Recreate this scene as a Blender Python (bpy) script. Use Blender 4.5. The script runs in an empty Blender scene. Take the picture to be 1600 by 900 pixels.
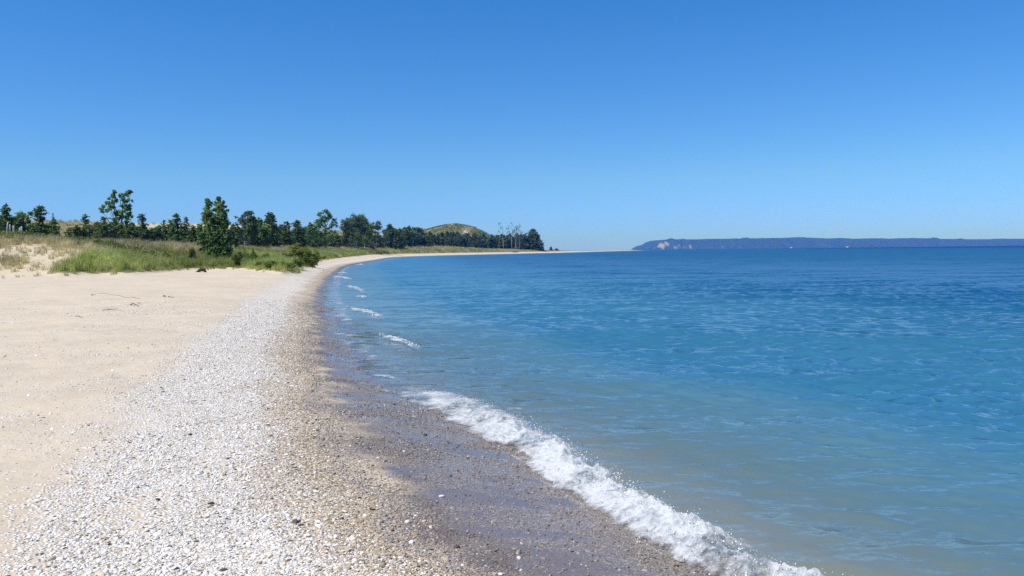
import bpy, math, random
import numpy as np
from mathutils import Matrix, Vector, Euler

random.seed(7)
RNG = np.random.default_rng(11)
SC = bpy.context.scene
COL = SC.collection
RAD = math.radians

# ------------------------------------------------------------------ camera
FPX = 1232.0                      # focal length in photo pixels (1600 wide)
EYE = np.array([0.0, 0.0, 1.9])
PITCH = math.atan((450 - 392.7) / FPX)
ROLL = RAD(0.68)
_F = np.array([0, math.cos(PITCH), -math.sin(PITCH)])
_R0 = np.array([1.0, 0, 0])
_U0 = np.cross(_R0, _F)
_U = _U0 * math.cos(ROLL) + _R0 * math.sin(ROLL)
_R = _R0 * math.cos(ROLL) - _U0 * math.sin(ROLL)
cam_d = bpy.data.cameras.new('camera')
cam = bpy.data.objects.new('camera', cam_d)
COL.objects.link(cam)
cam_d.sensor_width = 36.0
cam_d.lens = 36.0 * FPX / 1600.0
cam_d.clip_start = 0.05
cam_d.clip_end = 60000.0
m = Matrix(((_R[0], _U[0], -_F[0], EYE[0]), (_R[1], _U[1], -_F[1], EYE[1]),
            (_R[2], _U[2], -_F[2], EYE[2]), (0, 0, 0, 1)))
cam.matrix_world = m
SC.camera = cam


def hor(px):
    return 392.7 - (px - 800) * 0.0119


def ray(px, py):
    d = _F + _R * ((px - 800) / FPX) + _U * ((450 - py) / FPX)
    return d


def at_z(px, py, z=0.0):
    d = ray(px, py)
    k = (z - EYE[2]) / d[2]
    p = EYE + d * k
    return np.array([p[0], p[1], z])


# ------------------------------------------------------------------ noise
def _hash(ix, iy, seed):
    n = (ix.astype(np.int64) * 374761393 + iy.astype(np.int64) * 668265263 + seed * 1442695041) & 0xffffffff
    n = ((n ^ (n >> 13)) * 1274126177) & 0xffffffff
    n = n ^ (n >> 16)
    return (n & 0xffff) / 65535.0


def vnoise(x, y, seed=0):
    xi = np.floor(x); yi = np.floor(y)
    fx = x - xi; fy = y - yi
    ux = fx * fx * fx * (fx * (fx * 6 - 15) + 10); uy = fy * fy * fy * (fy * (fy * 6 - 15) + 10)
    a = _hash(xi, yi, seed); b = _hash(xi + 1, yi, seed)
    c = _hash(xi, yi + 1, seed); d = _hash(xi + 1, yi + 1, seed)
    return (a * (1 - ux) + b * ux) * (1 - uy) + (c * (1 - ux) + d * ux) * uy


def fbm(x, y, octv=4, seed=0, gain=0.5):
    t = 0.0; amp = 1.0; tot = 0.0
    for o in range(octv):
        t = t + amp * (vnoise(x * 2 ** o + 17.3 * o, y * 2 ** o - 9.1 * o, seed + o) - 0.5)
        tot += amp; amp *= gain
    return 2 * t / tot


def sstep(a, b, x):
    t = np.clip((x - a) / (b - a), 0, 1)
    return t * t * (3 - 2 * t)


# ------------------------------------------------------------------ shoreline and toe of the dunes
def catmull(P, n=6):
    P = np.array(P, float); out = []
    Q = np.vstack([2 * P[0] - P[1], P, 2 * P[-1] - P[-2]])
    for i in range(1, len(Q) - 2):
        p0, p1, p2, p3 = Q[i - 1], Q[i], Q[i + 1], Q[i + 2]
        for k in range(n):
            t = k / n
            out.append(0.5 * ((2 * p1) + (-p0 + p2) * t + (2 * p0 - 5 * p1 + 4 * p2 - p3) * t * t + (-p0 + 3 * p1 - 3 * p2 + p3) * t ** 3))
    out.append(P[-1])
    return np.array(out)


SH_PX = [(1110, 900), (960, 815), (800, 705), (700, 655), (606, 612), (566, 575), (545, 545), (532, 520),
         (522, 490), (515, 465), (518, 445), (528, 428), (545, 415.5), (580, 408.5), (620, 402)]
shore_n = [(14.0, -24.0), (5.2, -4.2), (3.2, 0.1)] + [tuple(at_z(px, py, 0)[:2]) for px, py in SH_PX]
shore_f = [(-44, 400), (-34, 480), (0, 590), (50, 780), (120, 1150), (255, 1800), (415, 2480), (428, 2540)]
SHORE = catmull(shore_n + shore_f, 5)
LANDBACK = np.array([(395, 2520), (200, 1980), (20, 1600), (-500, 1400), (-3000, 1200), (-3000, -2500), (900, -2500), (60, -110)])
LAND = np.vstack([SHORE, LANDBACK])

VEG_PX = [(0, 432), (80, 432), (150, 430), (230, 428), (300, 421), (380, 421), (455, 425), (490, 411), (520, 405.5)]
veg_n = [(-260, -200), (-130, -25), (-80, 25), (-52, 43)] + [tuple(at_z(px, py, 0.7)[:2]) for px, py in VEG_PX]
veg_f = [(-57, 325), (-55, 400), (-46, 480), (-12, 595), (34, 790), (104, 1160), (236, 1805), (370, 2350)]
VEG = catmull(veg_n + veg_f, 5)
VEGPOLY = np.vstack([VEG, np.array([(200, 2020), (20, 1640), (-500, 1440), (-2950, 1240), (-2950, -300)])])


def seg_dist(x, y, P, lo=None):
    d2 = np.full(x.shape, 1e18)
    for i in range(len(P) - 1):
        ax, ay = P[i]; bx, by = P[i + 1]
        vx, vy = bx - ax, by - ay
        L = vx * vx + vy * vy + 1e-12
        t = np.clip(((x - ax) * vx + (y - ay) * vy) / L, 0, 1)
        q = (x - ax - t * vx) ** 2 + (y - ay - t * vy) ** 2
        np.minimum(d2, q, out=d2)
    return np.sqrt(d2)


def inside(x, y, P):
    c = np.zeros(x.shape, bool)
    n = len(P)
    for i in range(n):
        x1, y1 = P[i]; x2, y2 = P[(i + 1) % n]
        if y1 == y2:
            continue
        hit = ((y1 > y) != (y2 > y)) & (x < (x2 - x1) * (y - y1) / (y2 - y1) + x1)
        c ^= hit
    return c


RIDGE = np.array([(-420, 180, 8), (-300, 250, 9.5), (-188, 330, 12.0), (-152, 400, 12.0), (-136, 500, 12.5), (-132, 560, 13), (-120, 700, 14), (-95, 800, 12)], float)


def fields(x, y):
    """signed shore distance s (land +), signed dune-toe distance d2 (inland +) and height z"""
    s = seg_dist(x, y, np.vstack([SHORE, LANDBACK[:4]])) * np.where(inside(x, y, LAND), 1, -1)
    d2 = seg_dist(x, y, VEG) * np.where(inside(x, y, VEGPOLY), 1, -1)
    w = sstep(2, 9, y)
    s = s + np.where(np.hypot(x, y) < 60, 0.10 * fbm(x * 0.75, y * 0.55, 3, 5), 0)
    zv = np.interp(y, [0, 120, 320, 2000], [0.7, 0.7, 1.15, 1.1])
    t = np.clip(s, 0, None) / (np.clip(s, 0, None) + np.clip(-d2, 0, None) + 1e-6)
    zb = 0.42 * (1 - np.exp(-np.clip(s, 0, None) / 2.4))
    beach = zb + (zv - 0.42) * t ** 1.2 * np.where(d2 > 0, 1, 1)
    r = np.hypot(x, y)
    beach = beach + (0.030 * fbm(x * 0.35, y * 0.35, 3, 21) + 0.017 * fbm(x * 1.9, y * 1.9, 4, 23)) * sstep(0.6, 2.5, s)
    # three cusps of the swash: small scoops in the wet slope
    beach = beach + 0.012 * fbm(x * 1.3, y * 0.9, 3, 29) * sstep(0, .4, s) * (1 - sstep(1.0, 2.0, s))
    di = np.clip(d2, 0, None)
    A = np.interp(y, [0, 40, 70, 100, 140, 250, 400, 620, 780, 900, 1250, 3000], [2.7, 2.8, 2.6, 2.3, 2.4, 3.0, 3.4, 3.6, 3.5, 2.3, 0.5, 0.3])
    L = np.interp(y, [0, 60, 100, 150, 300, 800], [8, 8, 8.5, 8, 8, 13])
    inl = A * (1 - np.exp(-di / L)) + sstep(0, 10, di) * (0.42 * fbm(x / 11, y / 11, 4, 41) + 0.12 * fbm(x / 2.3, y / 2.3, 2, 47) * np.where(r < 250, 1, 0))
    g = 0.45 * np.exp(-(((x + 37) / 9) ** 2 + ((y - 62) / 6) ** 2))
    g = g - 0.7 * np.exp(-(((x + 27) / 7) ** 2 + ((y - 76) / 9) ** 2)) - 0.9 * np.exp(-(((x + 22.5) / 5) ** 2 + ((y - 68) / 10) ** 2))
    inl = inl + g * sstep(0, 5, di)
    # back dune ridge
    hr = np.zeros(x.shape)
    for i in range(len(RIDGE) - 1):
        ax, ay, ah = RIDGE[i]; bx, by, bh = RIDGE[i + 1]
        vx, vy = bx - ax, by - ay
        tt = np.clip(((x - ax) * vx + (y - ay) * vy) / (vx * vx + vy * vy), 0, 1)
        dd = np.hypot(x - ax - tt * vx, y - ay - tt * vy)
        wd = 46 + 10 * fbm(x / 60, y / 60, 2, 51)
        hr = np.maximum(hr, (ah + (bh - ah) * tt) * np.exp(-(dd / wd) ** 2))
    hr = hr * (1 + 0.13 * fbm(x / 38, y / 38, 4, 53))
    hx = x + 62
    sx = np.where(hx < 0, 78.0, 49.0)
    hill = 30.5 * np.exp(-np.abs(hx / sx) ** 2.0 - ((y - 910) / 62) ** 2) * (1 + 0.07 * fbm(x / 25, y / 25, 4, 57))
    inl = inl + np.maximum(hr, hill) * sstep(5, 45, di)
    bed = 0.10 * fbm(x / 6, y / 9, 3, 61) * sstep(-1.0, -6, s)
    z = np.where(s < 0, np.where(s > -3.5, .068 * s, -.238 - 3.2 * (1 - np.exp((np.clip(s, None, -3.5) + 3.5) / 27.0))) + bed, beach + inl)
    return s, d2, z


def zone(x, y, s):
    """beach coordinate of the pebble belts: the swash reaches farther up the near beach"""
    sh = np.interp(y, [2, 4, 7, 9, 11, 60], [.75, .80, .90, .50, .08, 0])
    return s - sh * sstep(.05, .9, s)


def ground(x, y):
    x = np.atleast_1d(np.asarray(x, float)); y = np.atleast_1d(np.asarray(y, float))
    return fields(x, y)[2]


# ------------------------------------------------------------------ mesh helpers
def mesh_obj(name, V, Fq, mat=None, parent=None, smooth=True, attrs=None, link=True, tris=None):
    me = bpy.data.meshes.new(name)
    V = np.asarray(V, np.float32)
    Fq = np.zeros((0, 4), np.int32) if Fq is None else np.asarray(Fq, np.int32)
    T = np.zeros((0, 3), np.int32) if tris is None else np.asarray(tris, np.int32)
    me.vertices.add(len(V)); me.vertices.foreach_set('co', V.ravel())
    me.loops.add(Fq.size + T.size)
    me.loops.foreach_set('vertex_index', np.concatenate([Fq.ravel(), T.ravel()]))
    me.polygons.add(len(Fq) + len(T))
    me.polygons.foreach_set('loop_start', np.concatenate([np.arange(len(Fq)) * 4, Fq.size + np.arange(len(T)) * 3]).astype(np.int32))
    if smooth:
        me.polygons.foreach_set('use_smooth', np.ones(len(Fq) + len(T), bool))
    for k, a in (attrs or {}).items():
        a = np.asarray(a, np.float32)
        if a.ndim == 1:
            at = me.attributes.new(k, 'FLOAT', 'POINT'); at.data.foreach_set('value', a)
        else:
            at = me.attributes.new(k, 'FLOAT_COLOR', 'POINT')
            at.data.foreach_set('color', np.hstack([a, np.ones((len(a), 1), np.float32)]).ravel() if a.shape[1] == 3 else a.ravel())
    me.update(calc_edges=True)
    if mat:
        me.materials.append(mat)
    o = bpy.data.objects.new(name, me)
    if link:
        COL.objects.link(o)
    if parent:
        o.parent = parent
    return o


def tag(o, label=None, cat=None, group=None, kind=None):
    if label: o['label'] = label
    if cat: o['category'] = cat
    if group: o['group'] = group
    if kind: o['kind'] = kind
    return o


def empty(name, loc, label, cat, group=None, rz=0):
    o = bpy.data.objects.new(name, None); COL.objects.link(o)
    o.empty_display_size = 0.2
    o.location = loc; o.rotation_euler = (0, 0, rz)
    return tag(o, label, cat, group)


def copy_tree(root, loc, scale, rz, label, group=None):
    r = root.copy(); COL.objects.link(r)
    r.location = loc; r.scale = scale; r.rotation_euler = (0, 0, rz)
    if 'group' in r: del r['group']
    tag(r, label, None, group)
    for ch in list(root.children):
        c = ch.copy(); COL.objects.link(c); c.parent = r
    return r


def grid_faces(nr, nc, wrap=False):
    i = np.arange(nr - 1)[:, None]; j = np.arange(nc - (0 if wrap else 1))[None, :]
    j2 = (j + 1) % nc
    a = i * nc + j; b = i * nc + j2; c = (i + 1) * nc + j2; d = (i + 1) * nc + j
    return np.stack([a, b, c, d], -1).reshape(-1, 4)


class MB:
    """collects tubes, leaf quads and blobs into one mesh"""
    def __init__(self):
        self.V = []; self.F = []; self.T = []; self.n = 0

    def add(self, V, F):
        V = np.asarray(V, float); F = np.asarray(F, int)
        self.V.append(V); self.F.append(F + self.n); self.n += len(V)
        self.T.append(np.full(len(V), RNG.random()))

    def tube(self, P, R, k=6, cap=True):
        P = np.asarray(P, float); n = len(P)
        tan = np.gradient(P, axis=0)
        tan /= np.linalg.norm(tan, axis=1)[:, None] + 1e-9
        ref = np.where(np.abs(tan[:, 2:3]) > 0.9, np.array([[1.0, 0, 0]]), np.array([[0, 0, 1.0]]))
        a = np.cross(tan, ref); a /= np.linalg.norm(a, axis=1)[:, None] + 1e-9
        b = np.cross(tan, a)
        th = np.arange(k) * 2 * math.pi / k
        R = np.asarray(R, float)
        ring = P[:, None, :] + R[:, None, None] * (a[:, None, :] * np.cos(th)[None, :, None] + b[:, None, :] * np.sin(th)[None, :, None])
        V = ring.reshape(-1, 3)
        F = grid_faces(n, k, True)
        if cap:
            e = len(V)
            V = np.vstack([V, P[-1] + tan[-1] * R[-1] * 0.5, P[0]])
            top = [[(n - 1) * k + j, (n - 1) * k + (j + 1) % k, e, e] for j in range(k)]
            bot = [[(j + 1) % k, j, e + 1, e + 1] for j in range(k)]
            self.caps = True
            F = np.vstack([F, top, bot])
        self.add(V, F)

    def leaves(self, C, U, W, tint=None):
        """quads: centre C, half-axes U and W (n,3)"""
        n = len(C)
        if n == 0:
            return
        V = np.stack([C - U, C + W * 0.8 - U * 0.1, C + U, C - W * 0.8 - U * 0.1], 1).reshape(-1, 3)
        F = np.arange(4 * n).reshape(-1, 4)
        self.V.append(V); self.F.append(F + self.n); self.n += len(V)
        tint = RNG.random(n) if tint is None else tint
        self.T.append(np.repeat(tint, 4))

    def build(self, name, mat, parent=None, smooth=False, link=True):
        V = np.vstack(self.V); F = np.vstack(self.F); T = np.concatenate(self.T)
        tri = F[:, 2] == F[:, 3]
        return mesh_obj(name, V, F[~tri], mat, parent, smooth, {'tint': T}, link, F[tri][:, :3])


def unit(n):
    v = RNG.normal(size=(n, 3)); return v / np.linalg.norm(v, axis=1)[:, None]


# ------------------------------------------------------------------ materials
class NT:
    def __init__(self, name):
        self.m = bpy.data.materials.new(name); self.m.use_nodes = True
        self.t = self.m.node_tree; self.t.nodes.clear()
        self.out = self.n('ShaderNodeOutputMaterial')

    def n(self, typ, **kw):
        x = self.t.nodes.new(typ)
        for k, v in kw.items():
            setattr(x, k, v)
        return x

    def set(self, sock, v):
        if isinstance(v, bpy.types.NodeSocket):
            self.t.links.new(v, sock)
        elif isinstance(v, (tuple, list)) and len(v) == 3 and sock.type == 'RGBA':
            sock.default_value = (*v, 1)
        else:
            sock.default_value = v

    def math(self, op, a, b=0.0, c=None, clamp=False):
        x = self.n('ShaderNodeMath', operation=op); x.use_clamp = clamp
        self.set(x.inputs[0], a); self.set(x.inputs[1], b)
        if c is not None: self.set(x.inputs[2], c)
        return x.outputs[0]

    def mix(self, f, a, b, mode='MIX'):
        x = self.n('ShaderNodeMix', data_type='RGBA', blend_type=mode)
        self.set(x.inputs[0], f); self.set(x.inputs[6], a); self.set(x.inputs[7], b)
        return x.outputs[2]

    def attr(self, name, typ='GEOMETRY'):
        return self.n('ShaderNodeAttribute', attribute_name=name, attribute_type=typ)

    def noise(self, scale, detail=3, rough=0.5, vec=None, stretch=None):
        x = self.n('ShaderNodeTexNoise'); x.inputs['Scale'].default_value = scale
        x.inputs['Detail'].default_value = detail; x.inputs['Roughness'].default_value = rough
        v = vec if vec is not None else self.pos()
        if stretch is not None:
            mp = self.n('ShaderNodeMapping'); mp.inputs['Scale'].default_value = stretch
            self.set(mp.inputs[0], v); v = mp.outputs[0]
        self.set(x.inputs['Vector'], v)
        return x

    def pos(self):
        if not hasattr(self, '_pos'):
            self._pos = self.n('ShaderNodeNewGeometry')
        return self._pos.outputs['Position']

    def ramp(self, f, a, b, lo=0.0, hi=1.0, smooth=True):
        x = self.n('ShaderNodeMapRange'); x.interpolation_type = 'SMOOTHSTEP' if smooth else 'LINEAR'
        self.set(x.inputs[0], f); self.set(x.inputs[1], a); self.set(x.inputs[2], b)
        self.set(x.inputs[3], lo); self.set(x.inputs[4], hi)
        return x.outputs[0]

    def bsdf(self, color, rough=0.7, spec=0.3, normal=None, **kw):
        b = self.n('ShaderNodeBsdfPrincipled')
        self.set(b.inputs['Base Color'], color); self.set(b.inputs['Roughness'], rough)
        self.set(b.inputs['Specular IOR Level'], spec)
        if normal is not None: self.set(b.inputs['Normal'], normal)
        for k, v in kw.items():
            self.set(b.inputs[k.replace('_', ' ')], v)
        return b.outputs[0]

    def bump(self, h, strength=0.5, dist=0.02, normal=None):
        b = self.n('ShaderNodeBump'); b.inputs['Strength'].default_value = strength
        b.inputs['Distance'].default_value = dist
        self.set(b.inputs['Height'], h)
        if normal is not None: self.set(b.inputs['Normal'], normal)
        return b.outputs[0]

    def mixs(self, f, a, b):
        x = self.n('ShaderNodeMixShader'); self.set(x.inputs[0], f)
        self.t.links.new(a, x.inputs[1]); self.t.links.new(b, x.inputs[2])
        return x.outputs[0]

    def done(self, s, vol=None):
        if s is not None: self.t.links.new(s, self.out.inputs['Surface'])
        if vol is not None: self.t.links.new(vol, self.out.inputs['Volume'])
        return self.m


def leaf_mat(name, dark, light, trans=0.35):
    M = NT(name)
    t = M.attr('tint').outputs['Fac']
    c = M.mix(t, dark, light)
    d = M.bsdf(c, 0.55, 0.25)
    tr = M.n('ShaderNodeBsdfTranslucent'); M.set(tr.inputs[0], M.mix(0.5, c, (light[0] * 1.3, light[1] * 1.3, light[2] * 0.5)))
    return M.done(M.mixs(trans, d, tr.outputs[0]))


def plain_mat(name, c1, c2, scale, rough=0.8, bump=0.3, bdist=0.01, stretch=None):
    M = NT(name)
    tc = M.n('ShaderNodeTexCoord').outputs['Object']
    nz = M.noise(scale, 5, 0.6, tc, stretch)
    return M.done(M.bsdf(M.mix(M.ramp(nz.outputs[0], .3, .7), c1, c2), rough, 0.2, M.bump(nz.outputs[0], bump, bdist)))


MAT = {}
MAT['bark_dark'] = plain_mat('dark_bark', (.055, .042, .032), (.12, .10, .08), 9, .9, .5, .03, (1, 1, .25))
MAT['bark_pale'] = plain_mat('pale_bark', (.42, .40, .35), (.62, .59, .52), 6, .8, .3, .02, (1, 1, 2.5))
MAT['bark_grey'] = plain_mat('grey_dead_wood', (.22, .20, .18), (.38, .35, .31), 8, .9, .5, .03, (1, 1, .2))
MAT['pine'] = leaf_mat('pine_needles', (.052, .100, .044), (.175, .240, .10), .35)
MAT['pine_warm'] = leaf_mat('warm_pine_needles', (.080, .130, .036), (.22, .29, .09), .36)
MAT['poplar'] = leaf_mat('poplar_leaves', (.065, .145, .05), (.25, .35, .14), .5)
MAT['aspen'] = leaf_mat('aspen_leaves', (.07, .115, .05), (.19, .25, .13), .42)
MAT['willow'] = leaf_mat('willow_leaves', (.13, .18, .03), (.30, .36, .085), .5)
MAT['shrub'] = leaf_mat('shrub_leaves', (.09, .15, .03), (.23, .30, .075), .45)
MAT['juniper'] = leaf_mat('juniper_needles', (.056, .098, .044), (.185, .235, .10), .35)
MAT['vine'] = leaf_mat('vine_leaves', (.06, .11, .018), (.16, .23, .04), .35)
MAT['hill_scrub'] = leaf_mat('hill_scrub_leaves', (.085, .135, .035), (.19, .245, .075), .4)
MAT['post'] = plain_mat('weathered_post_wood', (.36, .33, .29), (.55, .51, .45), 14, .9, .5, .01, (1, 1, .15))
MAT['drift'] = plain_mat('dark_driftwood', (.030, .022, .016), (.085, .062, .045), 10, .85, .6, .02, (1, .2, 1))
MAT['twig'] = plain_mat('brown_twig', (.09, .055, .035), (.17, .11, .07), 12, .85, .4, .004, (1, .2, 1))
MAT['stone_dark'] = plain_mat('dark_stone', (.03, .03, .035), (.09, .085, .08), 20, .5, .3, .004)
MAT['stone_pale'] = plain_mat('pale_stone', (.62, .59, .54), (.78, .75, .70), 20, .6, .3, .004)


def mat_ground():
    M = NT('beach_ground')
    s = M.attr('shore').outputs['Fac']; d2 = M.attr('toe').outputs['Fac']; veg = M.attr('veg').outputs['Fac']
    P = M.pos()
    n_big = M.noise(0.35, 4, 0.55).outputs[0]
    n_mid = M.noise(2.6, 4, 0.6).outputs[0]
    n_fin = M.noise(90, 3, 0.6).outputs[0]
    n_gr = M.noise(420, 2, 0.6).outputs[0]
    sand = M.mix(n_big, (.58, .47, .33), (.70, .605, .47))
    sand = M.mix(M.ramp(n_mid, .35, .75, 0, .35), sand, (.56, .50, .42))
    sand = M.mix(M.ramp(n_gr, .3, .7, 0, .25), sand, (.40, .32, .22))
    # ripples of trodden dry sand
    sand = M.mix(M.ramp(M.noise(.9, 5, .65).outputs[0], .42, .62), sand, M.mix(.5, sand, (.50, .42, .32)))
    hsand = M.math('ADD', M.math('MULTIPLY', M.noise(7, 4, .55, None, (1, 1.6, 1)).outputs[0], 1.0), M.math('MULTIPLY', n_fin, 0.10))
    # chips of shell and pebble (fine texture; the near ones are modelled)
    sj = M.math('ADD', s, M.math('MULTIPLY', M.math('SUBTRACT', n_mid, .5), 1.4))
    sj = M.math('ADD', sj, M.math('MULTIPLY', M.math('SUBTRACT', n_big, .5), 1.4))
    vor = M.n('ShaderNodeTexVoronoi'); vor.inputs['Scale'].default_value = 46; M.set(vor.inputs['Vector'], P)
    vcol = M.n('ShaderNodeSeparateColor'); M.set(vcol.inputs[0], vor.outputs['Color'])
    vr, vg, vb = vcol.outputs[0], vcol.outputs[1], vcol.outputs[2]
    edge = M.ramp(vor.outputs['Distance'], .35, .75)
    white = M.mix(vg, (.66, .63, .58), (.88, .86, .82))
    white = M.mix(M.ramp(vb, .90, .94), white, (.16, .14, .12))
    brown = M.mix(vg, (.26, .195, .115), (.58, .48, .34))
    brown = M.mix(M.ramp(vb, .80, .84), brown, (.70, .66, .6))
    brown = M.mix(M.ramp(vr, .86, .9), brown, (.09, .075, .06))
    white_zone = M.math('MULTIPLY', M.ramp(sj, 1.0, 1.5), M.ramp(sj, 3.1, 2.4))
    brown_zone = M.math('MULTIPLY', M.ramp(sj, .25, .6), M.ramp(sj, 1.6, 1.0))
    spars = M.math('MULTIPLY', M.ramp(sj, 1.5, 2.2), M.ramp(sj, 16, 6))
    # chance of a chip in each cell follows the zone
    dens = M.math('ADD', M.math('MULTIPLY', white_zone, .8), M.math('MULTIPLY', spars, M.ramp(n_mid, .5, .75, .02, .32)))
    chip_w = M.math('MULTIPLY', M.math('LESS_THAN', vr, dens), M.math('SUBTRACT', 1.0, edge))
    col = M.mix(chip_w, sand, white)
    chip_b = M.math('MULTIPLY', brown_zone, M.math('SUBTRACT', 1.0, M.math('MULTIPLY', edge, .7)))
    col = M.mix(chip_b, col, brown)
    # wet slope
    wetj = M.math('ADD', s, M.math('MULTIPLY', M.math('SUBTRACT', M.noise(1.1, 3, .5, None, (1, 1.5, 1)).outputs[0], .5), 1.3))
    wet = M.ramp(wetj, .85, .38)
    gritv = M.n('ShaderNodeTexVoronoi'); gritv.inputs['Scale'].default_value = 95; M.set(gritv.inputs['Vector'], P)
    gs = M.n('ShaderNodeSeparateColor'); M.set(gs.inputs[0], gritv.outputs['Color'])
    wetc = M.mix(gs.outputs[1], (.14, .10, .072), (.31, .24, .175))
    wetc = M.mix(M.ramp(gs.outputs[0], .91, .95), wetc, (.50, .46, .40))
    smooth_p = M.ramp(M.noise(1.0, 2, .5, None, (.8, 2.2, 1)).outputs[0], .50, .58)
    wetc = M.mix(M.math('MULTIPLY', smooth_p, .8), wetc, (.185, .14, .115))
    col = M.mix(wet, col, wetc)
    # bed
    bedc = M.mix(n_mid, (.23, .215, .125), (.36, .33, .20))
    bed = M.ramp(s, 0.05, -.5)
    col = M.mix(bed, col, bedc)
    # soil and litter between the grass
    soil = M.mix(n_mid, (.15, .125, .06), (.30, .25, .14))
    nv = M.noise(.22, 4, .6).outputs[0]
    soil = M.mix(M.ramp(nv, .45, .6), soil, (.15, .17, .055))
    vg_ = M.ramp(M.math('ADD', veg, M.math('MULTIPLY', M.math('SUBTRACT', M.noise(.9, 4, .65).outputs[0], .5), 1.1)), .35, .6)
    sandd = M.mix(n_mid, (.50, .41, .28), (.62, .53, .39))
    col = M.mix(M.ramp(d2, -1.0, 1.0), col, sandd)
    col = M.mix(vg_, col, soil)
    # height for bump
    hp = M.math('MULTIPLY', M.math('SUBTRACT', 1.0, vor.outputs['Distance']), M.math('MAXIMUM', chip_w, chip_b))
    sheet = M.ramp(wetj, .42, .10)
    hg = M.math('MULTIPLY', M.math('MULTIPLY', M.math('SUBTRACT', 1.0, gritv.outputs['Distance']), wet), M.math('SUBTRACT', 1.0, smooth_p))
    h = M.math('ADD', M.math('MULTIPLY', hp, .45), M.math('MULTIPLY', M.math('MULTIPLY', hg, M.ramp(sheet, 0, 1, 1.0, .35)), .16))
    h = M.math('ADD', h, M.math('MULTIPLY', M.math('MULTIPLY', hsand, M.math('SUBTRACT', 1.0, wet)), .85))
    nrm = M.bump(h, 1.0, .022)
    rough = M.ramp(wet, 0, 1, .92, .34)
    rough = M.math('SUBTRACT', rough, M.math('MULTIPLY', M.math('MULTIPLY', smooth_p, wet), .24))
    rough = M.math('MULTIPLY', rough, M.ramp(sheet, 0, 1, 1.0, .45))
    spec = M.ramp(wet, 0, 1, .15, .5)
    return M.done(M.bsdf(col, rough, spec, nrm))


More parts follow.
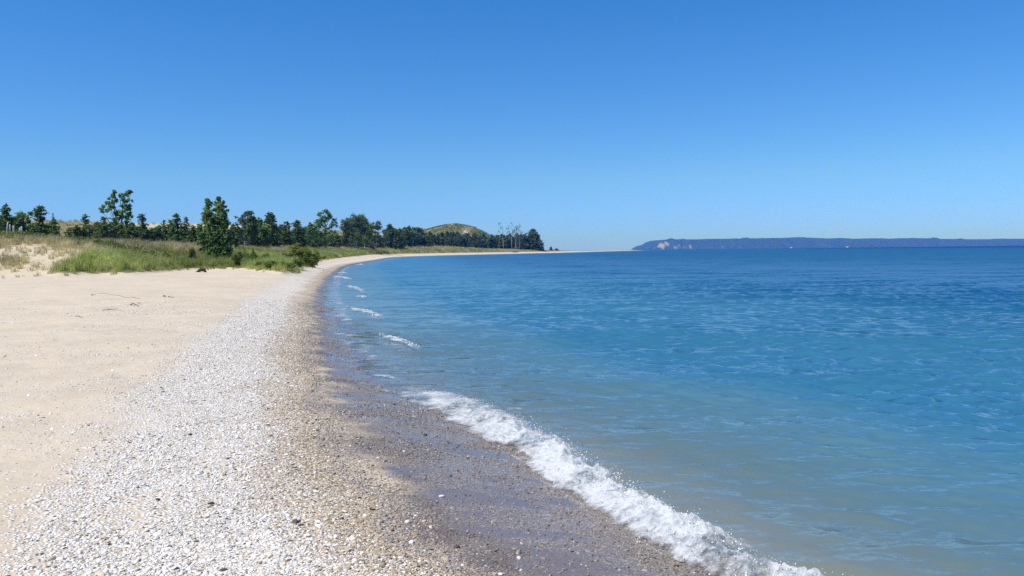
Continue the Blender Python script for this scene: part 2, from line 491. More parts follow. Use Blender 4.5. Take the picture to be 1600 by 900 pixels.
def mat_water():
    M = NT('lake_water')
    dep = M.attr('depth').outputs['Fac']
    g = M.n('ShaderNodeNewGeometry')
    # wind ripples as a slope field: two scales of waves, crests lying across the wind
    a = M.noise(1.0, 3, .6, None, (1.5, 4.0, 1)); b = M.noise(1.0, 3, .6, None, (6, 16, 1)); c = M.noise(1.0, 2, .5, None, (.018, .05, 1))
    def vs(n, k):
        v = M.n('ShaderNodeVectorMath', operation='SUBTRACT'); M.set(v.inputs[0], n.outputs['Color']); v.inputs[1].default_value = (.5, .5, .5)
        w = M.n('ShaderNodeVectorMath', operation='MULTIPLY'); M.set(w.inputs[0], v.outputs[0]); w.inputs[1].default_value = k
        return w.outputs[0]
    d = M.noise(1.0, 3, .55, None, (.26, .95, 1)); e = M.noise(1.0, 3, .6, None, (.05, .24, 1))
    gust = M.ramp(c.outputs[0], .35, .65, .88, 1.12)
    add = M.n('ShaderNodeVectorMath', operation='ADD'); M.set(add.inputs[0], vs(a, (.5, 1.25, 0))); M.set(add.inputs[1], vs(b, (.45, 1.1, 0)))
    add0 = add; add1 = M.n('ShaderNodeVectorMath', operation='ADD'); M.set(add1.inputs[0], vs(d, (.38, 1.15, 0))); M.set(add1.inputs[1], vs(e, (.16, .65, 0)))
    add = M.n('ShaderNodeVectorMath', operation='ADD'); M.set(add.inputs[0], add0.outputs[0]); M.set(add.inputs[1], add1.outputs[0])
    sc = M.n('ShaderNodeVectorMath', operation='SCALE'); M.set(sc.inputs[0], add.outputs[0])
    M.set(sc.inputs['Scale'], M.math('MULTIPLY', gust, M.ramp(dep, .0, .5, .5, 1.0)))
    tot = M.n('ShaderNodeVectorMath', operation='ADD'); M.set(tot.inputs[0], g.outputs['Normal']); M.set(tot.inputs[1], sc.outputs[0])
    nn = M.n('ShaderNodeVectorMath', operation='NORMALIZE'); M.set(nn.inputs[0], tot.outputs[0])
    d0 = M.n('ShaderNodeVectorMath', operation='DOT_PRODUCT'); M.set(d0.inputs[0], nn.outputs[0]); M.set(d0.inputs[1], g.outputs['Incoming'])
    push = M.n('ShaderNodeVectorMath', operation='SCALE'); M.set(push.inputs[0], g.outputs['Incoming'])
    M.set(push.inputs['Scale'], M.math('MAXIMUM', M.math('SUBTRACT', .07, d0.outputs['Value']), 0.0))
    ad2 = M.n('ShaderNodeVectorMath', operation='ADD'); M.set(ad2.inputs[0], nn.outputs[0]); M.set(ad2.inputs[1], push.outputs[0])
    n2_ = M.n('ShaderNodeVectorMath', operation='NORMALIZE'); M.set(n2_.inputs[0], ad2.outputs[0])
    nrm = n2_.outputs[0]          # a facet that can be seen never faces away from the viewer
    patch = M.noise(.022, 4, .6, None, (.35, 1, 1)).outputs[0]
    dj = M.math('ADD', dep, M.math('MULTIPLY', M.math('SUBTRACT', patch, .5), 1.6))
    shallow = (.13, .26, .30); mid = (.032, .150, .250); deep = (.003, .078, .185)
    body = M.mix(M.ramp(dep, .04, .42), shallow, mid)
    body = M.mix(M.ramp(dj, .8, 2.2), body, deep)
    body = M.mix(M.ramp(dep, 3.75, 4.3), body, (.001, .026, .105))
    dif = M.n('ShaderNodeBsdfDiffuse'); M.set(dif.inputs[0], body)
    tr = M.n('ShaderNodeBsdfTransparent'); M.set(tr.inputs[0], M.mix(M.ramp(dep, 0, .8), (1, 1, 1), (.66, .86, .84)))
    op = M.math('SUBTRACT', 1.0, M.math('POWER', 2.718, M.math('MULTIPLY', M.math('POWER', M.math('MULTIPLY', dep, 6.6), 1.5), -1.0)), None, True)
    under = M.mixs(op, tr.outputs[0], dif.outputs[0])
    gl = M.n('ShaderNodeBsdfGlossy'); M.set(gl.inputs['Roughness'], M.ramp(dep, .1, 2.8, .05, .22)); M.set(gl.inputs['Normal'], nrm)
    dt = M.n('ShaderNodeVectorMath', operation='DOT_PRODUCT'); M.set(dt.inputs[0], nrm); M.set(dt.inputs[1], g.outputs['Incoming'])
    cs = M.math('MINIMUM', M.math('MAXIMUM', dt.outputs['Value'], .03), 1.0)
    frv = M.math('MULTIPLY_ADD', M.math('POWER', M.math('SUBTRACT', 1.0, cs), 5.0), .98, .02)
    return M.done(M.mixs(M.math('DIVIDE', frv, M.math('MULTIPLY_ADD', frv, M.ramp(dep, 2.6, 4.2, .18, 2.8), 1.0)), under, gl.outputs[0]))


def mat_foam():
    M = NT('white_foam')
    t = M.attr('edge').outputs['Fac']
    n1 = M.noise(13, 6, .72, None, (1, 1.3, 1)).outputs[0]; n2 = M.noise(60, 4, .7).outputs[0]
    k = M.math('ADD', M.math('MULTIPLY', n1, .85), M.math('MULTIPLY', n2, .15))
    al = M.ramp(M.math('SUBTRACT', M.math('ADD', k, M.math('MULTIPLY', t, .62)), .5), .0, .46)
    h = M.math('ADD', M.math('ADD', n2, M.math('MULTIPLY', n1, 2.0)), M.math('MULTIPLY', M.noise(120, 3, .7).outputs[0], .25))
    s = M.bsdf(M.mix(n2, (.66, .69, .71), (.84, .855, .87)), .55, .4, M.bump(h, .45, .02))
    tl = M.n('ShaderNodeBsdfTranslucent'); tl.inputs[0].default_value = (.82, .86, .88, 1)
    s = M.mixs(.25, s, tl.outputs[0])
    tr = M.n('ShaderNodeBsdfTransparent')
    return M.done(M.mixs(al, tr.outputs[0], s))


def mat_inst(name, rough=.6, spec=.3, bump=None, trans=0.0):
    M = NT(name)
    c = M.attr('col', 'INSTANCER').outputs['Color']
    nz = M.noise(120, 3, .6).outputs[0]
    c2 = M.mix(M.ramp(nz, .35, .7, 0, .16), c, M.mix(.5, c, (.12, .10, .08)))
    wetf = M.attr('wetf', 'INSTANCER').outputs['Fac']
    s = M.bsdf(c2 if bump else c, M.math('SUBTRACT', rough, M.math('MULTIPLY', wetf, .35)), spec)
    if trans:
        tl = M.n('ShaderNodeBsdfTranslucent'); M.set(tl.inputs[0], c)
        s = M.mixs(trans, s, tl.outputs[0])
    return M.done(s)


def mat_hills():
    M = NT('forested_bluffs')
    sand = M.attr('sand').outputs['Fac']
    nz = M.noise(.02, 5, .65).outputs[0]
    f = M.mix(nz, (.018, .036, .014), (.050, .075, .030))
    f = M.mix(sand, f, (.36, .32, .28))
    return M.done(M.bsdf(f, .9, .1, M.bump(nz, 1.0, 30)))


MAT['ground'] = mat_ground(); MAT['water'] = mat_water(); MAT['foam'] = mat_foam(); MAT['hills'] = mat_hills()
MAT['pebble'] = mat_inst('pebble_stone', .62, .3, True)
MAT['grass'] = mat_inst('grass_blades', .6, .2, None, .5)
MAT['drop'] = NT('foam_bubbles'); _M = MAT['drop']; MAT['drop'] = _M.done(_M.bsdf((.88, .90, .92), .35, .5))

# ------------------------------------------------------------------ ground sheet
az_f = np.linspace(-41, 41, 860)
az = np.radians(np.concatenate([np.linspace(-180, -42.5, 56, endpoint=False), az_f, np.linspace(42.5, 180, 56, endpoint=False)]))
rr = np.concatenate([np.geomspace(.3, 2.6, 14, endpoint=False), np.geomspace(2.6, 60, 430, endpoint=False),
                     np.geomspace(60, 1000, 330, endpoint=False), np.geomspace(1000, 3600, 60)])
GX = (rr[:, None] * np.sin(az)[None, :]).ravel(); GY = (rr[:, None] * np.cos(az)[None, :]).ravel()
S_, D2_, Z_ = fields(GX, GY)


def veg_mask(x, y, s, d2, z):
    """0 bare sand .. 1 fully covered"""
    v = sstep(-.3, 1.2, d2)
    r = np.hypot(x, y)
    # sandy face of the left dune
    left = sstep(-27, -31, x + 0.06 * (y - 50)) * (1 - sstep(64, 74, y))
    band = np.clip(1 - np.abs((d2 - 4.6) / 1.9), 0, 1)
    v = v - left * (0.30 + 0.42 * band)
    v = v - 0.35 * sstep(.15, .5, fbm(x / 9, y / 9, 3, 71)) * sstep(6, 12, d2) * (r < 200)
    # sandy ridge and hill
    hi = sstep(8, 15, z)
    v = v - hi * np.where(y < 650, .40, .10) - .5 * hi * sstep(.12, .45, fbm(x / 26, y / 40, 4, 77))
    top = np.exp(-(((x + 48) / 10) ** 2 + ((z - 29) / 6) ** 2)) * (y > 800) + .8 * np.exp(-(((x + 5) / 9) ** 2 + ((z - 14) / 3.5) ** 2)) * (y > 800)
    v = v - .55 * top * (0.5 + fbm(x / 9, y / 9, 3, 79))
    return np.clip(v, 0, 1)


VEGM = veg_mask(GX, GY, S_, D2_, Z_)
VEGM = VEGM * (1 - .62 * sstep(-27, -31, GX + .06 * (GY - 50)) * (1 - sstep(57, 64, GY)))
Fq = grid_faces(len(rr), len(az), True)
keep = (S_[Fq] > -70).any(1)
# centre fan
used = np.unique(Fq[keep])
remap = np.full(len(GX), -1); remap[used] = np.arange(len(used))
V = np.stack([GX, GY, Z_], 1)[used]
fan_c = len(used)
V = np.vstack([V, [[0, 0, float(ground(0, 0)[0])]]])
nA = len(az)
tri = np.stack([np.arange(nA), (np.arange(nA) + 1) % nA, np.full(nA, -1)], 1)
tri = np.stack([remap[tri[:, 0]], remap[tri[:, 1]], np.full(nA, fan_c)], 1)
FT = remap[Fq[keep]][:, ::-1]
o = mesh_obj('beach', V, FT, MAT['ground'], attrs={'shore': np.append(zone(GX, GY, S_)[used], 3.0), 'toe': np.append(D2_[used], -50.0), 'veg': np.append(VEGM[used], 0.0)}, tris=tri[:, ::-1] * 0 + tri)
tag(o, 'pale sand and pebble beach rising to grassy dunes', 'beach', kind='structure')

# ------------------------------------------------------------------ lake
wr = np.concatenate([np.geomspace(.5, 3.2, 8, endpoint=False), np.geomspace(3.2, 70, 760, endpoint=False), np.geomspace(70, 700, 130, endpoint=False), np.geomspace(700, 11000, 60)])
waz = np.radians(np.concatenate([np.linspace(-180, -40, 30, endpoint=False), np.linspace(-40, 40, 620), np.linspace(42, 180, 30, endpoint=False)]))
WX = (wr[:, None] * np.sin(waz)[None, :]).ravel(); WY = (wr[:, None] * np.cos(waz)[None, :]).ravel()
ws, wd2, wz = fields(WX, WY)
depth = np.clip(-wz, 0, None)
wr_v = np.hypot(WX, WY)
depth = np.where(ws < 0, depth + 0.9 * sstep(130, 620, -ws * 1.0 + 0 * wr_v), 0)
wave = np.zeros(len(WX))
for k in range(70):
    lam = 0.15 * (5.5 ** RNG.random()); th = RAD(-98 + RNG.normal() * 30)   # travelling towards the camera's shore
    kx, ky = math.cos(th) * 2 * math.pi / lam, math.sin(th) * 2 * math.pi / lam
    amp = 0.0058 * lam
    ph = kx * WX + ky * WY + RNG.random() * 6.28
    wave += amp * np.sin(ph + .25 * np.sin(ph)) * (1 - sstep(45, 115, wr_v / lam))
wave *= (0.75 + 0.9 * np.clip(fbm(WX / 7, WY / 7, 2, 91) + .3, 0, 1))
wave *= sstep(0.0, 0.35, depth) * .85 + .15
o = mesh_obj('lake', np.stack([WX, WY, wave], 1), grid_faces(len(wr), len(waz), True)[:, ::-1], MAT['water'], attrs={'depth': depth})
tag(o, 'clear blue lake with small wind ripples', 'lake', kind='structure')

# ------------------------------------------------------------------ far mainland bluffs
HP = [(1004, 390.3), (1008, 387.2), (1014, 384.0), (1024, 381), (1031, 376.8), (1039, 374.6), (1048, 373.8), (1075, 374), (1110, 373.2), (1150, 372.6), (1185, 372.2), (1220, 371.4),
      (1235, 371.9), (1255, 370.2), (1275, 371.2), (1300, 372.2), (1320, 371.6), (1340, 373), (1370, 372), (1395, 373), (1420, 371.8), (1455, 372), (1475, 373), (1520, 373.7), (1560, 373.4), (1600, 372.8), (1700, 372), (1850, 372.5), (2050, 374)]
hp = np.array(HP); pxs = np.linspace(1001, 2050, 900); D0 = 9000.0
tops = np.interp(pxs, hp[:, 0], hp[:, 1])
hz = np.clip((hor(pxs) - tops) / FPX * D0, 0, None) + EYE[2]
hz *= sstep(1003, 1008, pxs)
hz += 2.0 * fbm(pxs / 6, pxs * 0, 3, 101) * (hz > 30)
nrow = 26
tt = np.linspace(0, 1, nrow)
prof = np.where(tt < .45, np.sin(np.clip(tt / .45, 0, 1) * math.pi / 2) ** .8, 1.0 - .0 * tt)
HXl, HYl, HZl, HS = [], [], [], []
for i, t in enumerate(tt):
    dy = D0 - 500 + t * 1400 + 60 * fbm(pxs / 25, pxs * 0 + t * 3, 3, 103)
    X = (pxs - 800) / FPX * (D0 + 0 * dy)
    z = hz * prof[i] * (1 + .24 * fbm(pxs / 14, pxs * 0 + t * 6, 3, 107) * (0 < i) * (prof[i] < .98)) - (3 if i == 0 else 0)
    HXl.append(X); HYl.append(dy); HZl.append(z)
    zf = z / np.maximum(hz, 1)
    # bare sand scars of the bluff
    scar = np.exp(-(((pxs - 1031 - 14 * (zf - .55) + 2) / 12.0) ** 2 + ((zf - .55) / .28) ** 2)) + .8 * np.exp(-(((pxs - 1026) / 2.5) ** 2 + ((zf - .25) / .2) ** 2))
    for c0, wdt, hh in ((1013, 2, .4), (1043, 3, .35), (1048, 3.5, .5), (1056, 3.0, .3), (1060, 2, .35), (1066, 3, .42), (1098, 5, .25), (1086, 3, .2), (1112, 4, .35), (1120, 6, .3), (1138, 4, .3)):
        scar += .62 * np.exp(-(((pxs - c0 - 9 * (zf - .2)) / wdt) ** 2 + ((zf - hh * .6) / (hh * .55)) ** 2)) * (1 if c0 < 1080 else .55)
    scar = scar * (.75 + .7 * fbm(pxs / 4, pxs * 0 + t * 9, 3, 109))
    HS.append(.85 * sstep(.22, .62, scar) + (sstep(.02, 0, np.abs(zf - .03)) * 0))
HV = np.stack([np.concatenate(HXl), np.concatenate(HYl), np.concatenate(HZl)], 1)
o = mesh_obj('hills', HV, grid_faces(nrow, len(pxs)), MAT['hills'], attrs={'sand': np.concatenate(HS)})
tag(o, 'long blue forested bluffs across the lake', 'hills', kind='structure')


# ------------------------------------------------------------------ scatter through geometry nodes (stuff only)
def scatter(name, P, rot, scl, idx, attrs, protos, parent=None):
    me = bpy.data.meshes.new(name)
    me.vertices.add(len(P)); me.vertices.foreach_set('co', np.asarray(P, np.float32).ravel())
    def put(k, typ, arr, f):
        a = me.attributes.new(k, typ, 'POINT'); a.data.foreach_set(f, np.ascontiguousarray(arr).ravel())
    put('rot', 'FLOAT_VECTOR', np.asarray(rot, np.float32), 'vector')
    put('scl', 'FLOAT_VECTOR', np.asarray(scl, np.float32), 'vector')
    put('idx', 'INT', np.asarray(idx, np.int32), 'value')
    for k, a in attrs.items():
        a = np.asarray(a, np.float32)
        if a.ndim == 2: put(k, 'FLOAT_COLOR', np.hstack([a, np.ones((len(a), 1), np.float32)]), 'color')
        else: put(k, 'FLOAT', a, 'value')
    o = bpy.data.objects.new(name, me); COL.objects.link(o)
    if parent: o.parent = parent
    ng = bpy.data.node_groups.new(name, 'GeometryNodeTree')
    ng.interface.new_socket('Geometry', in_out='INPUT', socket_type='NodeSocketGeometry')
    ng.interface.new_socket('Geometry', in_out='OUTPUT', socket_type='NodeSocketGeometry')
    N = ng.nodes; Lk = ng.links.new
    gi = N.new('NodeGroupInput'); go = N.new('NodeGroupOutput')
    mp = N.new('GeometryNodeMeshToPoints'); Lk(gi.outputs[0], mp.inputs[0])
    iop = N.new('GeometryNodeInstanceOnPoints'); Lk(mp.outputs[0], iop.inputs['Points'])
    gj = N.new('GeometryNodeGeometryToInstance')
    for p in reversed(protos):
        oi = N.new('GeometryNodeObjectInfo'); oi.inputs['Object'].default_value = p
        Lk(oi.outputs['Geometry'], gj.inputs[0])
    Lk(gj.outputs[0], iop.inputs['Instance']); iop.inputs['Pick Instance'].default_value = True
    def named(k, typ):
        a = N.new('GeometryNodeInputNamedAttribute'); a.data_type = typ; a.inputs[0].default_value = k; return a.outputs[0]
    Lk(named('idx', 'INT'), iop.inputs['Instance Index'])
    e = N.new('FunctionNodeEulerToRotation'); Lk(named('rot', 'FLOAT_VECTOR'), e.inputs[0]); Lk(e.outputs[0], iop.inputs['Rotation'])
    Lk(named('scl', 'FLOAT_VECTOR'), iop.inputs['Scale'])
    Lk(iop.outputs[0], go.inputs[0])
    md = o.modifiers.new('scatter', 'NODES'); md.node_group = ng
    return o


def ico(sub=1):
    import bmesh
    bm = bmesh.new(); bmesh.ops.create_icosphere(bm, subdivisions=sub, radius=1.0)
    V = np.array([v.co[:] for v in bm.verts]); T = np.array([[v.index for v in f.verts] for f in bm.faces]); bm.free()
    return V, T


IV, IT = ico(2)


def stone_mesh(seed, flat):
    g = np.random.default_rng(seed); V = IV.copy()
    for _ in range(7):                     # knock off facets
        d = g.normal(size=3); d /= np.linalg.norm(d); lim = g.uniform(.62, .95)
        k = V @ d; V -= np.clip(k - lim, 0, None)[:, None] * d[None, :] * .9
    V *= 1 + .10 * (vnoise(V[:, 0] * 2 + seed, V[:, 1] * 2 + V[:, 2], seed) - .5)[:, None]
    V *= np.array([1.0, g.uniform(.6, .9), flat])
    return V


peb = [mesh_obj('pebble', stone_mesh(200 + i, (.22, .3, .42, .26, .5, .18)[i]), None, MAT['pebble'], tris=IT, link=False) for i in range(6)]


def sample_near(n, r0, r1, a0, a1, pw=1.0):
    u = RNG.random(n)
    r = r0 * (r1 / r0) ** u if pw == 1.0 else (r0 ** pw + u * (r1 ** pw - r0 ** pw)) ** (1 / pw)
    a = np.radians(RNG.uniform(a0, a1, n))
    return r * np.sin(a), r * np.cos(a)


px_, py_ = sample_near(1250000, 2.6, 30, -46, 24, .75)
ps, pd2, pz = fields(px_, py_); ps = zone(px_, py_, ps)
nb = 2.2 * .5 * fbm(px_ * .35, py_ * .35, 3, 131) + .45 * fbm(px_ * 1.7, py_ * 1.7, 3, 133)
sj = ps + .22 * fbm(px_ * .35, py_ * .35, 3, 135) + .22 * nb * .5 + .16 * fbm(px_ * 1.7, py_ * 1.7, 3, 133)
wz_ = sstep(.95, 1.4, sj) * (1 - sstep(2.2, 3.0, sj))
bz_ = sstep(.38, .75, sj) * (1 - sstep(1.0, 1.5, sj))
clump = sstep(.05, .45, fbm(px_ * .8 + 5, py_ * 1.1, 3, 137))
patch = sstep(.50, .60, fbm(px_ * .9, py_ * 1.4, 2, 139)) * sstep(1.6, 2.2, sj)      # bare sandy hollows
wetz = sstep(-.25, .02, ps) * (1 - sstep(.4, .85, sj))
spz = sstep(2.2, 3.2, sj) * (1 - sstep(6, 14, sj))
wpat = sstep(.0, .35, fbm(px_ * .9 + 3, py_ * 1.7, 3, 151))
dens = np.maximum.reduce([wz_ * (1 - .92 * patch), bz_, wetz * (.16 + .70 * wpat), spz * (.02 + .20 * clump)])
rp = np.hypot(px_, py_)
kp = RNG.random(len(px_)) < dens * (1 - .25 * sstep(14, 30, rp))
px_, py_, pz, ps, sj, wz_, bz_, wetz, rp = [a[kp] for a in (px_, py_, pz, ps, sj, wz_, bz_, wetz, rp)]
n = len(px_); print('pebbles', n)
size = .0053 * np.exp(RNG.normal(size=n) * .52) * (1 + .55 * sstep(6, 25, rp)) * np.where(wetz > .5, .9, 1.0)
size = np.clip(size, .003, .026)
v = RNG.random(n)[:, None]; v2 = RNG.random(n)
cw = (1 - v) * np.array([[.64, .595, .53]]) + v * np.array([[.90, .865, .80]])
cb = (1 - v) * np.array([[.30, .225, .13]]) + v * np.array([[.62, .52, .38]])
cg = (1 - v) * np.array([[.18, .165, .15]]) + v * np.array([[.44, .40, .36]])
col = np.where((wz_ > bz_)[:, None], cw, cb)
pick = RNG.random(n)
t_ = np.clip((sj - .75) / .8, 0, 1)
col = np.where((pick < t_)[:, None], cw, np.where((pick < .85 + .1 * t_)[:, None], cb, cg))
col = np.where((RNG.random(n) < .10)[:, None], cb * 1.1, col)
col = np.where(((sj < .8) & (v2 < .62))[:, None], cg, col)
col = np.where((sj < .5)[:, None], col * .70, col)
col = np.where((v2 > .965)[:, None], np.array([[.05, .045, .04]]) + .06 * v, col)
col = np.where(((v2 > .93) & (v2 <= .965))[:, None], np.array([[.74, .71, .66]]) * (sj > .3)[:, None] + np.array([[.5, .47, .43]]) * (sj <= .3)[:, None], col)
col = np.where(((v2 > .90) & (v2 <= .93))[:, None], np.array([[.30, .19, .13]]) + .1 * v, col)
rot = np.stack([RNG.normal(size=n) * .28, RNG.normal(size=n) * .28, RNG.uniform(0, 6.28, n)], 1)
scl = size[:, None] * RNG.uniform(.75, 1.25, (n, 3))
o = scatter('pebbles', np.stack([px_, py_, pz + size * .08], 1), rot, scl, RNG.integers(0, 6, n), {'col': col, 'wetf': (sj < .6).astype(float)}, peb)
tag(o, 'white, tan and dark pebbles strewn over the beach', 'pebbles', kind='stuff')


# ------------------------------------------------------------------ dune grass
def tuft(seed, n, h, spread, width, lean):
    g = np.random.default_rng(seed); V = []; F = []
    for k in range(n):
        a = g.uniform(0, 6.28); r = spread * math.sqrt(g.random()); b = np.array([r * math.cos(a), r * math.sin(a), -.03])
        hh = h * g.uniform(.5, 1.1); la = g.uniform(0, 6.28); le = lean * g.uniform(.2, 1.1) * hh
        d = np.array([math.cos(la), math.sin(la), 0]); side = np.array([-math.sin(la + g.normal() * .8), math.cos(la), 0]) * width * g.uniform(.6, 1.2)
        p0 = b; p1 = b + d * le * .3 + np.array([0, 0, hh * .55]); p2 = b + d * le + np.array([0, 0, hh * (1 - .25 * lean)])
        i = len(V); V += [p0 - side, p0 + side, p1 - side * .75, p1 + side * .75, p2]
        F.append(((i, i + 1, i + 3, i + 2), (i + 2, i + 3, i + 4)))
    return np.array(V), np.array([f[0] for f in F]), np.array([f[1] for f in F])


gp = []
for i in range(5):
    Vt, Fa, Fb = tuft(300 + i, 34, (.75, .62, .8, .5, .66)[i], .24, .011, (.5, .7, .35, .9, .6)[i])
    gp.append(mesh_obj('grass_tuft', Vt, Fa, MAT['grass'], smooth=False, tris=Fb, link=False))

gx, gy = sample_near(420000, 38, 620, -41, 6, .85)
gs_, gd2, gz = fields(gx, gy)
gr_ = np.hypot(gx, gy)
gv = veg_mask(gx, gy, gs_, gd2, gz)
cl = fbm(gx / 2.2, gy / 2.2, 3, 161)
left = sstep(-27, -31, gx + .06 * (gy - 50)) * (1 - sstep(64, 74, gy))
pk = gv * (.35 + .65 * sstep(-.25, .3, cl)) * (gd2 > -.5)
pk = pk * np.where(left > .5, .55 + .8 * sstep(-.1, .25, cl), 1) + np.where((left > .5) & (gv < .5), .05, 0) * (gd2 > -2.5)
pk = pk * (1 - .75 * sstep(130, 420, gr_)) * np.where(gz > 9, .25, 1)
kp = RNG.random(len(gx)) < pk
gx, gy, gz, gd2, gr_, cl, left = [a[kp] for a in (gx, gy, gz, gd2, gr_, cl, left)]
n = len(gx); print('tufts', n)
big = fbm(gx / 13, gy / 13, 3, 171)
pxp = 800 + FPX * gx / gy
green = sstep(-.15, .25, big + .55 * (1 - sstep(3, 9, gd2)) * sstep(120, 200, pxp) - .48 * sstep(6, 12, gd2) - left * .4)
green = np.clip(green + RNG.normal(size=n) * .15, 0, 1)[:, None]
j = RNG.random(n)[:, None]
cg_ = (1 - j) * np.array([[.23, .29, .06]]) + j * np.array([[.52, .57, .18]])
ct_ = (1 - j) * np.array([[.38, .32, .15]]) + j * np.array([[.66, .58, .33]])
col = cg_ * green + ct_ * (1 - green)
col = col * (1 + .55 * fbm(gx / 4.5, gy / 4.5, 3, 177))[:, None]
rb = ((RNG.random(n) < .10) & (gd2 > 5) & (left < .5))[:, None]
col = np.where(rb, np.array([[.26, .18, .10]]), col)
sc_ = RNG.uniform(.7, 1.3, n) * (1 + .9 * sstep(100, 400, gr_)) * np.where(gd2 < .8, .6, 1) * np.where(left > .5, .8, 1)
rot = np.stack([RNG.normal(size=n) * .1, RNG.normal(size=n) * .1 + .05, RNG.uniform(0, 6.28, n)], 1)
scl = np.stack([sc_ * (1 + .5 * sstep(100, 400, gr_)), sc_ * (1 + .5 * sstep(100, 400, gr_)), sc_ * RNG.uniform(.8, 1.1, n)], 1)
o = scatter('dune_grass', np.stack([gx, gy, gz], 1), rot, scl, RNG.integers(0, 5, n), {'col': col, 'wetf': np.zeros(n)}, gp)
tag(o, 'green and straw coloured grass over the dunes and meadow', 'grass', kind='stuff')


# ------------------------------------------------------------------ trees
def bend(n, h, x=0, y=0, wob=.03):
    t = np.linspace(0, 1, n); w = np.cumsum(RNG.normal(size=(n, 2)) * wob * h / n, 0)
    return np.stack([x * t ** 1.4 + w[:, 0], y * t ** 1.4 + w[:, 1], t * h], 1)


def make_conifer(root, h, w, mat='pine', base=.06, gap=.0, lean=0, q=1.0, leaf=None, trunk='bark_dark'):
    tr = MB(); P = bend(8, h * .97, lean); tr.tube(P, np.linspace(.022 * h + .03, .012, 8))
    cr = MB()
    lev = int(max(14, h / .26) * q)
    leaf = leaf or max(.16, h * .036)
    for k in range(lev):
        t = base + (1 - base) * (k + RNG.random() * .8) / lev
        c = np.array([np.interp(t * h * .97, P[:, 2], P[:, i]) for i in range(3)])
        R = w / 2 * ((1 - t) ** .52 * 1.04 + .04) * RNG.uniform(.5, 1.25)
        nb = RNG.integers(5, 9)
        a0 = RNG.random() * 6.28
        for b in range(nb):
            a = a0 + b * 6.28 / nb + RNG.normal() * .25; Rb = R * RNG.uniform(.55, 1.15)
            if Rb < .08 or (gap and t > .25 and vnoise(np.array([t * 6.0 + gap * 50]), np.array([a * .9 + h]), int(h * 7))[0] < gap * 1.35): continue
            tb = np.clip(t + RNG.normal() * .75 / lev, base, .985); c = np.array([np.interp(tb * h * .97, P[:, 2], P[:, i]) for i in range(3)])
            m_ = max(4, int(Rb / leaf * 3.4))
            u = (np.arange(m_) + RNG.random(m_)) / m_
            u = u ** .75
            dr = np.array([math.cos(a), math.sin(a)])
            up = .28 * (t - .35) * Rb
            C = np.stack([c[0] + dr[0] * u * Rb, c[1] + dr[1] * u * Rb, c[2] + up * u - .10 * Rb * u ** 2 + 0 * u], 1) + RNG.normal(size=(m_, 3)) * leaf * .42
            D = np.stack([np.full(m_, dr[0]), np.full(m_, dr[1]), RNG.normal(size=m_) * .3 + .1], 1) + RNG.normal(size=(m_, 3)) * .45
            D /= np.linalg.norm(D, axis=1)[:, None]
            W = np.cross(D, unit(m_)); W /= np.linalg.norm(W, axis=1)[:, None] + 1e-6
            cr.leaves(C, D * leaf * RNG.uniform(.7, 1.3, (m_, 1)), W * leaf * .55)
    m_ = 8
    tip = P[-1] + np.stack([RNG.normal(size=m_) * .04, RNG.normal(size=m_) * .04, np.linspace(-.4, .35, m_) * leaf * 2], 1)
    D = unit(m_) * .4 + np.array([0, 0, 1]); W = np.cross(D, unit(m_))
    cr.leaves(tip, D * leaf * .7, W * leaf * .35)
    tr.build('trunk', MAT[trunk], root, True); cr.build('crown', MAT[mat], root)


def make_broad(root, h, clumps, mat='poplar', leaf=.16, trunk='bark_dark', dens=1.0, bole=.3, stems=1, spreadx=.0, sx=1.0):
    """clumps: list of (x, z, r) in units of height seen from the front; depth is random"""
    tr = MB(); cr = MB()
    stemP = []
    for s_ in range(stems):
        top = max(clumps, key=lambda q: q[1])[1] * h
        off = (s_ - (stems - 1) / 2) * spreadx * h
        P = bend(9, top * .93, off, RNG.normal() * .03 * h, .05); P[:, 0] += off * .15
        tr.tube(P, np.linspace(.018 * h + .03, .02, 9)); stemP.append(P)
    full = []
    for (cx, cz, cr_) in clumps:
        cx *= sx
        full.append((cx, cz, cr_ * .85, 0))
        for _ in range(4):
            a = RNG.random() * 6.28; full.append((cx + cr_ * .85 * math.cos(a), cz + cr_ * .9 * math.sin(a), cr_ * RNG.uniform(.35, .65), 1))
    for (cx, cz, cr_, sub) in full:
        r = cr_ * h; c = np.array([cx * h, RNG.normal() * .07 * h * (1 if cz < .85 else .5), cz * h])
        P = stemP[int(np.argmin([abs(np.interp(c[2] * .8, p[:, 2], p[:, 0]) - c[0]) for p in stemP]))]
        zb = max(bole * h, c[2] - (abs(c[0]) * .8 + .12 * h)); b = np.array([np.interp(zb, P[:, 2], P[:, i]) for i in range(3)])
        t = np.linspace(0, 1, 6)[:, None]
        L = b * (1 - t) + c * t; L[:, 2] -= (.06 * h * np.sin(t[:, 0] * math.pi)); L += RNG.normal(size=L.shape) * .006 * h
        if not sub: tr.tube(L, np.linspace(.008 * h + .012, .008, 6), 5)
        nl = int(dens * 5.6 * (r / leaf) ** 2) + 12
        rad = r * (RNG.random(nl) ** .5) * (1 + .33 * RNG.normal(size=nl))
        C = c + unit(nl) * rad[:, None] * np.array([1, 1, .82])
        U = unit(nl); W = np.cross(U, unit(nl)); W /= np.linalg.norm(W, axis=1)[:, None] + 1e-6
        tint = np.clip(RNG.random() * .5 + RNG.random(nl) * .5, 0, 1)
        cr.leaves(C, U * leaf * RNG.uniform(.6, 1.2, (nl, 1)), W * leaf * .75, tint)
    tr.build('trunk', MAT[trunk], root, True); cr.build('crown', MAT[mat], root)


